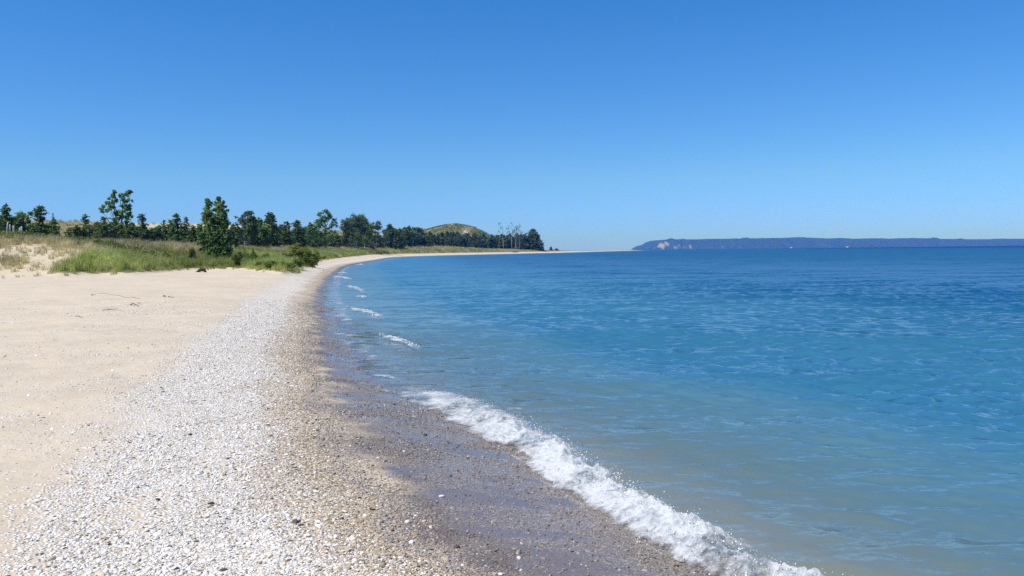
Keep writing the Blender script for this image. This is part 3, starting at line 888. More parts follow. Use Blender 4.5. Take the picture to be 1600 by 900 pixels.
def oval_clumps(n, wz=.35, z0=.2, z1=.95, r=(.09, .15), w=.3, point=.0):
    out = []
    for k in range(n):
        z = z0 + (z1 - z0) * (k + RNG.random()) / n
        t = (z - z0) / (z1 - z0)
        hw = w * (math.sin(math.pi * (.12 + .80 * t)) ** .8) * (1 - point * t)
        out.append((RNG.uniform(-1, 1) * hw, min(z, z1 - .05), RNG.uniform(*r)))
    return out


def spot(px, top, d):
    x = (px - 800) / FPX * d; z = float(ground(x, d)[0])
    zt = EYE[2] + (hor(px) - top) / FPX * d
    return (x, d, z - .05), max(.6, zt - z)


def conifer(px, top, wpx, d, label, name='pine_tree', cat='tree', **kw):
    loc, h = spot(px, top, d)
    r = empty(name, loc, label, cat)
    make_conifer(r, h, wpx / FPX * d, **kw)
    return r


def broad(px, top, d, label, clumps, name='deciduous_tree', **kw):
    loc, h = spot(px, top, d)
    r = empty(name, loc, label, 'tree')
    make_broad(r, h, clumps, **kw)
    return r


# left group behind the first dune
conifer(-6, 320, 60, 84, 'bushy green pine cut by the left edge of the photo', mat='pine_warm', gap=.1)
conifer(15, 318, 42, 92, 'ragged pine with spreading top just above the fence posts', gap=.12, base=.1)
broad(39, 330, 96, 'round topped bluish tree right of the fence posts', oval_clumps(16, w=.36, z0=.1), leaf=.15, bole=.1)
conifer(66, 320, 42, 98, 'dark irregular pine with narrow tip rising between two lower pines', gap=.12)
conifer(86, 333, 28, 104, 'short spiky pine in front of the bare dune ridge', gap=.25, mat='pine_warm')
conifer(132, 334, 32, 112, 'windswept pine with flat lopsided top against the dune ridge', gap=.35, base=.3, lean=.5)
broad(190, 296, 96, 'tall open cottonwood with forked ragged crown, tallest tree of the shore',
      [(-.26, .66, .055), (-.20, .68, .05), (-.14, .72, .06), (-.10, .80, .055), (-.085, .90, .045), (-.06, .95, .03), (-.055, .62, .06), (-.045, .52, .055), (-.02, .45, .05),
       (.08, .86, .045), (.12, .93, .04), (.17, .95, .03), (.20, .96, .022), (.13, .80, .055), (.11, .70, .065), (.12, .60, .065), (.13, .52, .06), (.10, .43, .055), (.15, .66, .05), (.05, .90, .028),
       (-.08, .36, .07), (.0, .32, .07), (.07, .33, .07)],
      leaf=.15, dens=1.25, bole=.15, stems=2, spreadx=.16)
conifer(165, 338, 46, 92, 'broad dark juniper left of the tall cottonwood', mat='juniper', base=.02)
conifer(206, 350, 50, 94, 'wide dark juniper under the tall cottonwood', mat='juniper', base=.02)
conifer(225.5, 333.5, 28, 100, 'small pine with narrow spire right of the tall cottonwood', gap=.15)
broad(262, 346, 104, 'low round tree before the ridge, left of the twin tipped pines', oval_clumps(16, w=.5, z0=.1), leaf=.15, bole=.1)
conifer(280, 333, 34, 106, 'twin tipped dark pine, the taller and left of the pair', gap=.2)
conifer(294, 338, 30, 108, 'twin tipped dark pine, the shorter and right of the pair', gap=.2, mat='juniper')
conifer(250, 362, 40, 98, 'lowest dark juniper hugging the ground before the dune ridge', mat='juniper', base=.02)
broad(340, 307, 75, 'large dense poplar with two tops standing alone at the meadow edge',
      [(-.17, .93, .035), (-.155, .88, .05), (-.17, .80, .065), (-.19, .71, .075), (-.14, .66, .08), (-.22, .60, .08), (-.10, .75, .05),
       (.06, .955, .035), (.065, .90, .05), (.13, .86, .055), (.16, .79, .055), (.08, .80, .07), (.05, .70, .075), (.14, .69, .075), (.20, .70, .05),
       (-.26, .50, .085), (-.30, .42, .09), (-.12, .54, .10), (.0, .58, .09), (.12, .56, .09), (.20, .52, .07), (-.05, .45, .11), (.10, .43, .11), (.22, .40, .09),
       (-.22, .34, .11), (-.34, .32, .07), (-.08, .32, .12), (.08, .30, .12), (.22, .28, .10), (-.28, .21, .10), (-.14, .20, .11), (.02, .19, .12), (.16, .18, .11), (.28, .20, .08),
       (-.10, .10, .10), (.06, .08, .10), (.18, .10, .08), (-.24, .12, .08)],
      name='poplar_tree', sx=.74, leaf=.135, dens=1.4, bole=.06, stems=2, spreadx=.22)
broad(386, 328, 120, 'slender pale trunked aspen right of the two topped poplar',
      [(.03, .93, .06), (.17, .95, .045), (-.06, .86, .08), (.12, .86, .08), (-.14, .78, .09), (.02, .76, .11), (.17, .74, .10), (-.20, .66, .08), (-.05, .64, .12), (.1, .6, .12), (-.17, .5, .11), (.2, .52, .11), (.05, .46, .12), (-.08, .38, .11), (.13, .36, .11)],
      name='aspen_tree', mat='aspen', leaf=.16, trunk='bark_pale', bole=.25)
broad(404, 340, 142, 'dull green rounded tree between the aspen and the twin spruces', oval_clumps(16, w=.3), leaf=.2)
conifer(421.5, 331, 32, 156, 'dark spruce, left one of two side by side spires', name='spruce_tree')
conifer(429.5, 332, 30, 160, 'dark spruce, right one of two side by side spires', name='spruce_tree')
conifer(446, 345, 40, 172, 'flat topped pine between the twin spruces and a lone dark spruce', gap=.3, base=.2, lean=.8)
conifer(466.5, 343, 40, 188, 'lone dark spruce with broad base, left of the tall round maple', name='spruce_tree')
broad(485, 350, 205, 'short round tree tucked against the left side of the tall round maple', oval_clumps(16, w=.42, z0=.1), leaf=.24, bole=.1)
broad(510, 325, 235, 'tall dark round crowned maple with a gap showing dune sand',
      [(-.0, .93, .06), (.07, .9, .05), (-.09, .87, .06), (.13, .82, .06), (-.04, .78, .09), (.06, .76, .08), (.18, .73, .06), (-.17, .70, .07), (-.22, .60, .07), (-.08, .62, .1), (.2, .60, .08), (.13, .55, .08), (-.2, .46, .1), (-.02, .40, .1), (.22, .42, .09), (.1, .33, .11), (-.12, .3, .11)],
      name='maple_tree', leaf=.24, dens=1.1)
broad(545, 345, 318, 'greyish leaved birch, left of the pair with white trunks', oval_clumps(15, w=.26), name='birch_tree', mat='aspen', leaf=.26, trunk='bark_pale', bole=.2, stems=2, spreadx=.2)
broad(556, 338, 335, 'pale birch with forked white trunks at the meadow edge', oval_clumps(18, w=.27, z0=.35), name='birch_tree', mat='aspen', leaf=.27, trunk='bark_pale', bole=.3, stems=2, spreadx=.16)
broad(571, 336, 350, 'taller green birch right of the forked white trunks', oval_clumps(18, w=.25, z0=.3), name='birch_tree', mat='poplar', leaf=.27, trunk='bark_pale')
broad(588, 348, 368, 'broad aspen sloping down towards a narrow dark pine', oval_clumps(18, w=.36, z0=.2), name='aspen_tree', mat='aspen', leaf=.28, trunk='bark_pale', stems=2, spreadx=.2)
conifer(610.5, 350, 24, 425, 'narrow dark pine at the left end of the far treeline', leaf=.7)
conifer(620, 358, 24, 450, 'stubby dark pine beside the narrow one ending the far treeline', leaf=.55)

# conifers and leafy trees of the far row: a few of each kind, then copies
far_protos = []
for k in range(4):
    r = empty('pine_tree', (0, 0, 0), 'small dark pine packed in the far treeline below the grassy dune hill', 'tree', 'dark pines of the far treeline')
    make_conifer(r, 12.0, 7.2, mat=('pine', 'juniper', 'pine_warm', 'pine')[k], gap=.08, leaf=.75, base=.02)
    far_protos.append([r, False, 12.0])
for k in range(3):
    r = empty('deciduous_tree', (0, 0, 0), 'small lighter green leafy tree mixed into the far pine treeline', 'tree', 'leafy trees of the far treeline')
    make_broad(r, 12.0, oval_clumps(14, w=.30, z0=.15), mat=('aspen', 'poplar', 'aspen')[k], leaf=.6, trunk='bark_pale' if k == 0 else 'bark_dark')
    far_protos.append([r, False, 12.0])


def far_tree(k, px, top, d, wide=1.0):
    loc, h = spot(px, top, d)
    p = far_protos[k]
    sc = (h / p[2] * wide, h / p[2] * wide, h / p[2]); rz = RNG.random() * 6.28
    if not p[1]:
        p[1] = True; p[0].location = loc; p[0].scale = sc; p[0].rotation_euler = (0, 0, rz)
    else:
        copy_tree(p[0], loc, sc, rz, p[0]['label'], p[0]['group'])


row_px = [600, 640, 700, 760, 845]; row_d = [420, 520, 640, 730, 790]
i = 0
pxx = 604.0
while pxx < 822:
    d = np.interp(pxx, row_px, row_d)
    base_top = np.interp(pxx, [604, 632, 645, 660, 700, 760, 790, 822], [362, 357, 356, 364, 364, 367, 369, 366])
    for row in range(2):
        lf = RNG.random() < (.5 if 628 < pxx < 648 else (.42 if row == 0 else .2))
        k = int(RNG.integers(4, 7)) if lf else int(RNG.integers(0, 4))
        far_tree(k, pxx + RNG.normal() * 1.2, base_top + RNG.normal() * 1.9 + (5 if row == 0 else 0) - (1.0 if not lf else 0), d + row * 22 + RNG.normal() * 6, (1.2 if lf else 1.0) * RNG.uniform(.8, 1.2))
    pxx += 4.6 + RNG.random() * 1.5
conifer(834, 358, 32, 790, 'big dark pine ending the far treeline on the right', leaf=1.1, base=.02)
conifer(823, 371, 26, 792, 'low dark pine leaning on the big end pine of the far treeline', leaf=1.0, base=.02)
conifer(840, 372, 22, 788, 'short pine at the very right foot of the far treeline', leaf=1.0, base=.02)


def bare_tree(px, top, d, label, n):
    loc, h = spot(px, top, d); r = empty('dead_tree', loc, label, 'tree')
    tr = MB(); P = bend(9, h * .98, RNG.normal() * .4, 0, .04); tr.tube(P, np.linspace(.45, .12, 9))
    cr = MB()
    for k in range(n):
        t = .45 + .55 * (k + .5) / n; b = P[0] + (P[-1] - P[0]) * t
        a = RNG.choice([0, math.pi]) + RNG.normal() * .6; Lh = h * RNG.uniform(.10, .24)
        e = b + np.array([math.cos(a) * Lh, math.sin(a) * Lh, Lh * RNG.uniform(.3, 1.0)])
        tt_ = np.linspace(0, 1, 4)[:, None]; tr.tube(b * (1 - tt_) + e * tt_, np.linspace(.16, .06, 4), 5)
        m_ = 12; C = e + RNG.normal(size=(m_, 3)) * np.array([.7, .7, 1.0]); U = unit(m_); W = np.cross(U, unit(m_))
        cr.leaves(C, U * .8, W * .4)
    tr.build('trunk', MAT['bark_grey'], r, True); cr.build('crown', MAT['pine'], r)


bare_tree(787.5, 354, 735, 'thin half bare tree left of the cluster of grey snags', 5)
bare_tree(800, 355, 740, 'grey snag with sparse tufts, left one of the bare cluster', 7)
bare_tree(806.5, 354.5, 745, 'tallest grey snag in the middle of the bare cluster', 8)
bare_tree(813, 358, 748, 'leaning grey snag, right one of the bare cluster', 6)

# low dark evergreens that close the band under the taller trees
jun = []
for k in range(3):
    r = empty('juniper_bush', (0, 0, 0), 'low dark evergreen bush closing the band under the taller trees', 'bush', 'low evergreen bushes under the trees')
    make_conifer(r, 4.0, 4.6, mat=('juniper', 'pine', 'pine_warm')[k], base=.0, leaf=.26, q=1.3)
    jun.append([r, False])


def bush(lst, k, px, top, d, wpx, hpro, wpro):
    loc, h = spot(px, top, d); p = lst[k]; sw = wpx / FPX * d / wpro; sc = (sw, sw, h / hpro); rz = RNG.random() * 6.28
    if not p[1]:
        p[1] = True; p[0].location = loc; p[0].scale = sc; p[0].rotation_euler = (0, 0, rz)
    else:
        copy_tree(p[0], loc, sc, rz, p[0]['label'], p[0].get('group'))


pxx = -30.0
while pxx < 612:
    if not (95 < pxx < 112):
        d = np.interp(pxx, [-30, 100, 300, 400, 500, 540, 612], [88, 100, 106, 140, 235, 330, 445]) * RNG.uniform(.96, 1.1)
        tp = np.interp(pxx, [-30, 60, 120, 160, 250, 330, 400, 470, 540, 612], [338, 346, 354, 348, 355, 356, 350, 356, 368, 370]) + RNG.normal() * 3.0
        bush(jun, int(RNG.integers(0, 3)), pxx, tp, d, RNG.uniform(24, 36), 4.0, 4.6)
    pxx += RNG.uniform(9, 13)

# shrubs on the seaward edge of the meadow
shr = []
for k in range(3):
    r = empty('beach_shrub', (0, 0, 0), 'low leafy shrub along the beach edge of the meadow', 'shrub', 'leafy shrubs along the beach edge')
    make_broad(r, 1.2, [(RNG.uniform(-.5, .5), RNG.uniform(.3, .8), RNG.uniform(.18, .28)) for _ in range(12)], mat=('shrub', 'vine', 'shrub')[k], leaf=.055, dens=.8, bole=.05)
    shr.append([r, False])
for (px, py) in [(352, 418), (372, 418), (392, 419), (408, 421), (420, 422), (434, 423), (446, 423), (455, 422), (466, 419), (474, 415), (482, 411), (490, 409), (497, 408), (504, 406.5), (512, 405),
                 (425, 412), (440, 410), (456, 410), (470, 406), (485, 402), (500, 400), (520, 401), (540, 400), (400, 410), (380, 408)]:
    g = at_z(px, py, .75); d = g[1] + 1.0
    bush(shr, int(RNG.integers(0, 3)), px, py - RNG.uniform(11, 18) * min(1.0, 75 / d), d, RNG.uniform(20, 34) * min(1.2, 80 / d), 1.2, 1.5)
for (px, py) in [(148, 398), (236, 396), (262, 400), (228, 388), (300, 394), (372, 402), (395, 396), (415, 401)]:
    g = at_z(px, py, 1.4); d = float(np.interp(py, [385, 405], [76, 64]))
    bush(shr, int(RNG.integers(0, 3)), px, py - RNG.uniform(5, 9), d, RNG.uniform(14, 24), 1.2, 1.5)
loc, h = spot(470, 377, 80)
r = empty('willow_bush', loc, 'yellow green willow bush standing highest above the beach edge shrubs', 'shrub')
make_broad(r, h, [(-.75 + 1.5 * (k_ + RNG.random()) / 30, RNG.uniform(.02, .92) * (1 - .75 * abs(-.75 + 1.5 * k_ / 30)), RNG.uniform(.13, .20)) for k_ in range(30)], mat='willow', leaf=.08, bole=.05, stems=2, spreadx=.2)

# bright green vine patch over the crest of the left dune
vmb = MB(); nv = 9000
vx = RNG.normal(size=nv) * 5.5 - 36; vy = RNG.normal(size=nv) * 2.2 + 66 + (vx + 36) * .25
vz = ground(vx, vy); okv = fbm(vx / 3, vy / 3, 2, 201) > -.15
vx, vy, vz = vx[okv], vy[okv], vz[okv]
C = np.stack([vx, vy, vz + RNG.random(len(vx)) ** 1.5 * .65 * (1.1 - .5 * np.abs((vx + 36) / 12))], 1); U = unit(len(C)); W = np.cross(U, unit(len(C)))
vmb.leaves(C, U * .11, W * .10)
tag(vmb.build('ground_cover', MAT['vine']), 'bright green vines spread over the crest of the left dune', 'ground cover', kind='stuff')

# shrub clumps on the grassy hill
hx = RNG.uniform(-190, 40, 22000); hy = RNG.uniform(780, 930, 22000)
hs, hd, hzv = fields(hx, hy); hv = veg_mask(hx, hy, hs, hd, hzv)
ok = (hzv > 9) & (RNG.random(22000) < hv * sstep(-.45, .1, fbm(hx / 12, hy / 12, 3, 211)))
hx, hy, hzv = hx[ok], hy[ok], hzv[ok]
hmb = MB(); C = np.repeat(np.stack([hx, hy, hzv], 1), 3, 0) + RNG.normal(size=(len(hx) * 3, 3)) * np.array([1.0, 1.0, .18]) + np.array([0, 0, .3])
U = unit(len(C)); W = np.cross(U, unit(len(C))); hmb.leaves(C, U * .6, W * .55)
tag(hmb.build('hill_scrub', MAT['hill_scrub']), 'green scrub covering the far dune hill', 'scrub', kind='stuff')

# ------------------------------------------------------------------ fence posts on the left dune
for (px, top, wpx, lab) in [(12, 346.5, 2.6, 'tallest weathered grey fence post, leftmost on the dune'), (19, 350, 2.2, 'thin grey fence post second from the left on the dune'),
                            (25.5, 352, 3.0, 'pale topped fence post in the middle of the dune row'), (32, 355, 2.4, 'shortest fence post, between two pale topped ones'), (38, 353.5, 3.2, 'pale topped fence post at the right end of the row')]:
    d = 66.0; loc, h = spot(px, top, d); w = wpx / FPX * d * .5
    mb = MB(); q = 7
    P = np.stack([np.linspace(0, .03 * h, q), np.linspace(0, .02, q), np.linspace(-.3, h, q)], 1)
    mb.tube(P, w * np.array([1.1, 1.08, 1.04, 1.0, 1.0, .97, .82]), 9)
    o = mb.build('fence_post', MAT['post'], None, True); o.location = loc; o.rotation_euler = (RNG.normal() * .03, RNG.normal() * .04, 0)
    tag(o, lab, 'post', 'old fence posts on the left dune')

# ------------------------------------------------------------------ driftwood, twigs, stones, weeds
p = at_z(315, 425.5, .62); z = float(ground(p[0], p[1])[0])
r = empty('driftwood_stump', (p[0], p[1], z), 'dark driftwood stump lying on the sand before the grass', 'driftwood')
mb = MB(); mb.tube(np.array([(-.33, 0, .02), (-.2, .02, .12), (0, 0, .22), (.17, 0, .17), (.30, -.02, .05), (.36, -.03, -.02)]), [.05, .11, .15, .13, .08, .04], 8)
mb.build('trunk', MAT['drift'], r, True)
for q in ([(-.15, 0, .1), (-.3, -.05, .10), (-.42, -.08, .02)], [(.05, .0, .25), (.1, .02, .36), (.12, .02, .42)], [(-.02, -.08, .12), (-.05, -.2, .03)], [(.2, -.05, .1), (.3, -.2, .02)]):
    mb = MB(); mb.tube(np.array(q), np.linspace(.05, .015, len(q)), 6); mb.build('root', MAT['drift'], r, True)


def twig(px0, py0, px1, py1, lab, z=.5, rad=.012, up=0.0, kink=.0, mat='twig'):
    a = at_z(px0, py0, z); b = at_z(px1, py1, z)
    for _ in range(4):
        a = at_z(px0, py0, float(ground(a[0], a[1])[0])); b = at_z(px1, py1, float(ground(b[0], b[1])[0]))
    if up: b = a + np.array([b[0] - a[0], .05, up])
    n_ = 7; t = np.linspace(0, 1, n_)[:, None]
    P = a * (1 - t) + b * t
    if not up: P[:, 2] = ground(P[:, 0], P[:, 1])
    P[1:-1] += RNG.normal(size=(n_ - 2, 3)) * .02 + np.array([0, 0, .012]); P[:, 2] += .012 + kink * np.sin(np.linspace(0, math.pi * 1.5, n_)) ** 2
    c = P[0].copy(); mb = MB(); mb.tube(P - c, np.linspace(rad, rad * .5, n_), 6)
    o = mb.build('driftwood_stick', MAT[mat], None, True); o.location = c
    tag(o, lab, 'stick', 'driftwood sticks on the sand')


twig(217.5, 467, 219.5, 459, 'thin dark twig standing upright in the sand', up=.18, rad=.006)
twig(204, 477, 217, 479.5, 'thickest dark driftwood stick lying below the upright twig', rad=.018, kink=.03)
twig(160, 485.5, 177, 486.5, 'long thin reddish twig, left half of a crossing pair', rad=.008, kink=.02)
twig(169, 483, 189, 485.5, 'long thin twig, right half of a crossing pair', rad=.008, kink=.02)
twig(255.5, 463.3, 259.5, 463.6, 'short stub of dark wood left of a long flat stick', rad=.02)
twig(263, 464.3, 272, 465, 'flat thin stick right of a short dark stub', rad=.012)
twig(143, 462, 149, 462.3, 'small lone stick on bare sand left of the upright twig', rad=.01)
twig(118, 495, 129, 497, 'thin stick among white shell bits, left of the crossing twigs', rad=.007)
twig(215, 475, 223, 475.5, 'faint thin twig just behind the thickest stick', rad=.007)


def stone(px, py, w, mat, lab, flat=.5, z=.2):
    p = at_z(px, py, z)
    for _ in range(4): p = at_z(px, py, float(ground(p[0], p[1])[0]))
    r_ = w / FPX * p[1] * .5; V = stone_mesh(int(px + py), flat) * r_
    o = mesh_obj('stone', V, None, MAT[mat], tris=IT); o.location = (p[0], p[1], float(ground(p[0], p[1])[0]) + r_ * flat * .35); o.rotation_euler = (.1, .1, RNG.random() * 6)
    tag(o, lab, 'stone', 'single stones standing out on the beach')


stone(664, 680, 9, 'stone_dark', 'black stone on wet gravel below the upper end of the breaker', .45)
stone(731, 834, 7, 'stone_dark', 'small black stone on the smooth wet sand near the bottom', .5)
stone(616, 632, 6, 'stone_dark', 'tiny black stone beside the foam tip of the breaker', .5)
stone(637, 817, 10, 'stone_pale', 'large round white stone at the edge of the wet gravel', .7)
stone(690, 776, 12, 'stone_pale', 'flat pale stone on dark wet sand above the round white one', .4)
stone(782, 898, 10, 'stone_pale', 'white stone at the bottom edge of the wet sand', .5)
stone(247, 781, 10, 'stone_dark', 'grey flat stone in the middle of the white pebble bank', .35)
stone(297, 680, 9, 'stone_dark', 'dark pointed stone at the upper part of the white pebble bank', .4)
stone(171, 851, 7, 'stone_dark', 'dark little stone just below the bare sand hollow', .6)
stone(811, 872, 12, 'stone_pale', 'long pale flat stone on wet sand at lower right', .3)
stone(59, 783, 13, 'stone_pale', 'broad flat pale stone on the sand at lower left', .35)


def weed(px, py, hpx, lab, seed, tint):
    p = at_z(px, py, .7)
    for _ in range(4): p = at_z(px, py, float(ground(p[0], p[1])[0]))
    h = hpx / FPX * p[1]; mb = MB(); g = np.random.default_rng(seed)
    for k in range(14):
        a = g.uniform(0, 6.28); L = h * g.uniform(.6, 1.2); e = np.array([math.cos(a) * L * .7, math.sin(a) * L * .7, L * g.uniform(.3, .95)])
        t = np.linspace(0, 1, 4)[:, None]; Q = e * t; Q[:, 2] += .12 * h * np.sin(t[:, 0] * 3.1); mb.tube(Q, [.012, .01, .008, .004], 4, False)
        C = Q[1:] + g.normal(size=(3, 3)) * .04; mb.leaves(C, unit(3) * .05, unit(3) * .03)
    o = mb.build('dry_weed', MAT[tint], None); o.location = (p[0], p[1], float(ground(p[0], p[1])[0])); tag(o, lab, 'weed')


weed(12.5, 428, 8, 'small dark dry weed alone on the sand at the left edge', 5, 'twig')
weed(44, 429, 11, 'larger sprawling brown weed on the sand below the left dune', 6, 'twig')
weed(93, 418, 5, 'tiny dry weed at the foot of the left dune grass', 8, 'twig')

# far odds and ends
loc, h = spot(861.5, 386.2, 900)
r = empty('juniper_bush', loc, 'single tiny dark bush on the low spit right of the treeline', 'bush'); make_conifer(r, h, 4.5, mat='juniper', base=0, leaf=.6)
loc, h = spot(870, 388.3, 960)
r = empty('juniper_bush', loc, 'wide low bush on the spit, farthest right of all bushes', 'bush'); make_conifer(r, max(h, 1.2), 6, mat='pine_warm', base=0, leaf=.6)
p = at_z(806, 393.6, 1.0); d = 640.0; x = (806 - 800) / FPX * d; z = float(ground(x, d)[0])
mb = MB(); mb.tube(np.array([(-3.2, 0, .2), (-1, .2, .5), (1.2, 0, .35), (3.0, .1, .7)]), [.4, .45, .35, .2], 7); mb.tube(np.array([(-1, 0, .4), (-.2, -.6, 1.2), (.3, -.9, 1.7)]), [.2, .14, .07], 6)
o = mb.build('fallen_log', MAT['twig'], None, True); o.location = (x, d, z); tag(o, 'reddish brown fallen log on the white beach below the grey snags', 'log')


def house(px, w, h, lab):
    D = 8470.0; x = (px - 800) / FPX * D
    r = empty('shore_house', (x, D, 0), lab, 'house')
    V = [(-w, 0, -2), (w, 0, -2), (w, 12, -2), (-w, 12, -2), (-w, 0, h), (w, 0, h), (w, 12, h), (-w, 12, h), (-w, 6, h + 5), (w, 6, h + 5)]
    m1 = plain_mat('white_siding', (.75, .75, .73), (.82, .82, .8), 1, .7, .1); m2 = plain_mat('grey_shingle', (.35, .33, .32), (.5, .47, .45), 1, .8, .1)
    mesh_obj('wall', V, [(0, 1, 5, 4), (1, 2, 6, 5), (2, 3, 7, 6), (3, 0, 4, 7)], m1, r, False, tris=[(4, 8, 7), (5, 6, 9)])
    e = 1.02
    mesh_obj('roof', [(-w * e, -1, h - .6), (w * e, -1, h - .6), (w * e, 6, h + 5.1), (-w * e, 6, h + 5.1), (w * e, 13, h - .6), (-w * e, 13, h - .6)], [(0, 1, 2, 3), (3, 2, 4, 5)], m2, r, False)


house(1237, 8, 6, 'left of two tiny white houses on the shore under the far bluffs')
house(1324.5, 10, 7, 'right of two tiny white houses on the shore under the far bluffs')


# ------------------------------------------------------------------ breaking waves
def resample(P, n):
    P = np.asarray(P, float); L = np.concatenate([[0], np.cumsum(np.linalg.norm(np.diff(P, axis=0), axis=1))])
    u = np.linspace(0, L[-1], n)
    return np.stack([np.interp(u, L, P[:, k]) for k in range(2)], 1)


DV, DT = ico(1)
drop_p = [mesh_obj('foam_bubble', DV * np.array([1, 1, .8]), None, MAT['drop'], tris=DT, link=False)]


def breaker(front, back, H, lab, nu, nv, ndrops, seed, dsize=.0028, tape=.12):
    f = resample(catmull(front, 8), nu); b = resample(catmull(back, 8), nu)
    u = np.linspace(0, 1, nu)[:, None]; t = np.linspace(-.12, 1.25 if len(H) < 5 else 1.9, nv)[None, :]
    X = f[:, 0:1] * (1 - t) + b[:, 0:1] * t; Y = f[:, 1:2] * (1 - t) + b[:, 1:2] * t
    jn = fbm(X * 2.0, Y * 2.0, 4, seed)
    wob = .30 * fbm(u * 11 + 0 * t, u * 0 + 0 * t, 5, seed + 3, .65) + .12 * fbm(X * 5, Y * 5, 3, seed + 5)
    te = t + wob
    Hu = np.interp(u[:, 0], np.linspace(0, 1, len(H)), H)[:, None]
    prof = np.where(te < .62, np.clip(te, 0, 1) / .62, 1 - np.clip((te - .62) / .45, 0, 1))
    prof = np.clip(prof, 0, 1); prof = prof ** .75
    zb = np.maximum(ground(X.ravel(), Y.ravel()).reshape(X.shape), 0.0)
    rough = fbm(X * 7, Y * 7, 4, seed + 7) * .55 + fbm(X * 26, Y * 26, 3, seed + 9) * .35
    Z = zb + Hu * prof * (.72 + .5 * jn + .45 * rough) + .012 + .010 * rough
    edge = np.clip(np.minimum((te + .06) * 2.6, (1.10 - te) * 1.7), -.6, .52) * np.clip(np.minimum(u, 1 - u) / tape, 0, 1) ** .6
    if len(H) > 5:
        lace = -.16 - .34 * sstep(1.0, 1.85, te) + .95 * (fbm(X * 2.6 + 3, Y * 5.0, 4, seed + 31) - .12)
        edge = np.maximum(edge, np.where(te > .7, np.clip(lace, -.6, .3), -.6))
    edge = edge - .17 * (1 - sstep(.05, .5, u)) * (1 if len(H) > 5 else 0) - (.23 if len(H) < 5 else 0) - (.26 if nu == 1500 else 0) + .50 * fbm(X * 3.2, Y * 3.2, 4, seed + 21)
    sh = .03 * Hu / max(H)
    X2 = X + sh * fbm(X * 12, Y * 12 + 7, 3, seed + 11); Y2 = Y + sh * fbm(X * 12 + 9, Y * 12, 3, seed + 13)
    c = np.array([X2.mean(), Y2.mean(), 0])
    r = empty('breaking_wave', c, lab, 'wave')
    V = np.stack([X2.ravel(), Y2.ravel(), Z.ravel()], 1) - c
    mesh_obj('foam', V, grid_faces(nu, nv), MAT['foam'], r, True, {'edge': edge.ravel()})
    # froth: bubbles and thrown drops
    if ndrops:
        k = RNG.integers(0, nu, ndrops); tv = np.clip(RNG.normal(size=ndrops) * .36 + .55, -.08, 1.7)
        px = f[k, 0] * (1 - tv) + b[k, 0] * tv + RNG.normal(size=ndrops) * .02; py = f[k, 1] * (1 - tv) + b[k, 1] * tv + RNG.normal(size=ndrops) * .02
        hu = Hu[k, 0]; pf = np.clip(np.where(tv < .62, tv / .62, 1 - (tv - .62) / .45), 0, 1) ** .75
        zz = np.maximum(ground(px, py), 0) + hu * pf * .75 + np.abs(RNG.normal(size=ndrops)) * hu * .22 * (pf > .05) + .012
        okd = (RNG.random(ndrops) < np.clip(np.minimum(k / nu, 1 - k / nu) / tape, 0, 1)) & ((tv < 1.1) | (fbm(px * 3, py * 3, 2, seed + 17) > .1))
        P = (np.stack([px, py, zz], 1) - c)[okd]; n_ = len(P)
        s_ = np.clip(dsize * np.exp(RNG.normal(size=n_) * .45), 0, dsize * 2.2)
        o = scatter('spray', P, RNG.uniform(0, 6, (n_, 3)), s_[:, None] * RNG.uniform(.6, 1.3, (n_, 3)), np.zeros(n_), {'wetf': np.zeros(n_)}, drop_p, r)
        tag(o, kind='stuff')


def W(*pts):
    return [tuple(at_z(px, py, .02)[:2]) for px, py in pts]


breaker([*W((585, 606), (640, 628), (700, 656), (800, 706), (880, 766), (960, 817), (1040, 867), (1110, 906)), (1.75, 3.3), (2.4, 2.0)],
        [*W((655, 603), (690, 611), (742, 623), (842, 670), (948, 740), (1058, 812), (1140, 850), (1215, 905)), (2.45, 3.45), (3.3, 2.05)],
        [.02, .06, .12, .15, .16, .17, .17, .18, .18], 'long white breaking wave curling onto the wet gravel in the foreground', 900, 118, 4500, 401)
smalls = [((588, 520.5), (662, 545), 8.5, .10, 'second largest wave, a low white curl just behind the big breaker'),
          ((540, 478), (606, 497), 7.0, .10, 'low white wave in the middle distance with dark water behind it'),
          ((541, 445), (572, 457), 5.5, .10, 'small bright wavelet where the shore begins to bend'),
          ((556, 462), (572, 464), 2.5, .06, 'short faint wavelet between two brighter ones'),
          ((519, 431), (552, 436.5), 3.6, .12, 'bright flat wavelet beside the narrow far sand'),
          ((527, 425.5), (542, 427), 1.8, .10, 'thin wavelet beyond the bright flat one'),
          ((556, 412.6), (567, 413.6), 1.4, .12, 'farthest white wavelet on the curve of the beach'),
          ((570, 583), (628, 592), 4.0, .03, 'thin lace of foam drifting just above the tip of the big breaker')]
for (a, b, th, H, lab) in smalls:
    n_ = 6; fr = []; bk = []
    for i in range(n_):
        t = i / (n_ - 1); px = a[0] + (b[0] - a[0]) * t; py = a[1] + (b[1] - a[1]) * t + .8 * math.sin(t * 9)
        w = th * .42 * (.35 + .65 * math.sin(math.pi * (.08 + .84 * t)))
        fr.append((px - 2, py + w * .35)); bk.append((px + 4, py - w * .65))
    breaker(W(*fr), W(*bk), [H * .2, H * .4, H * .4, H * .25], lab, 260, 30, 160 if H > .05 else 0, int(a[0]), .008, .3)

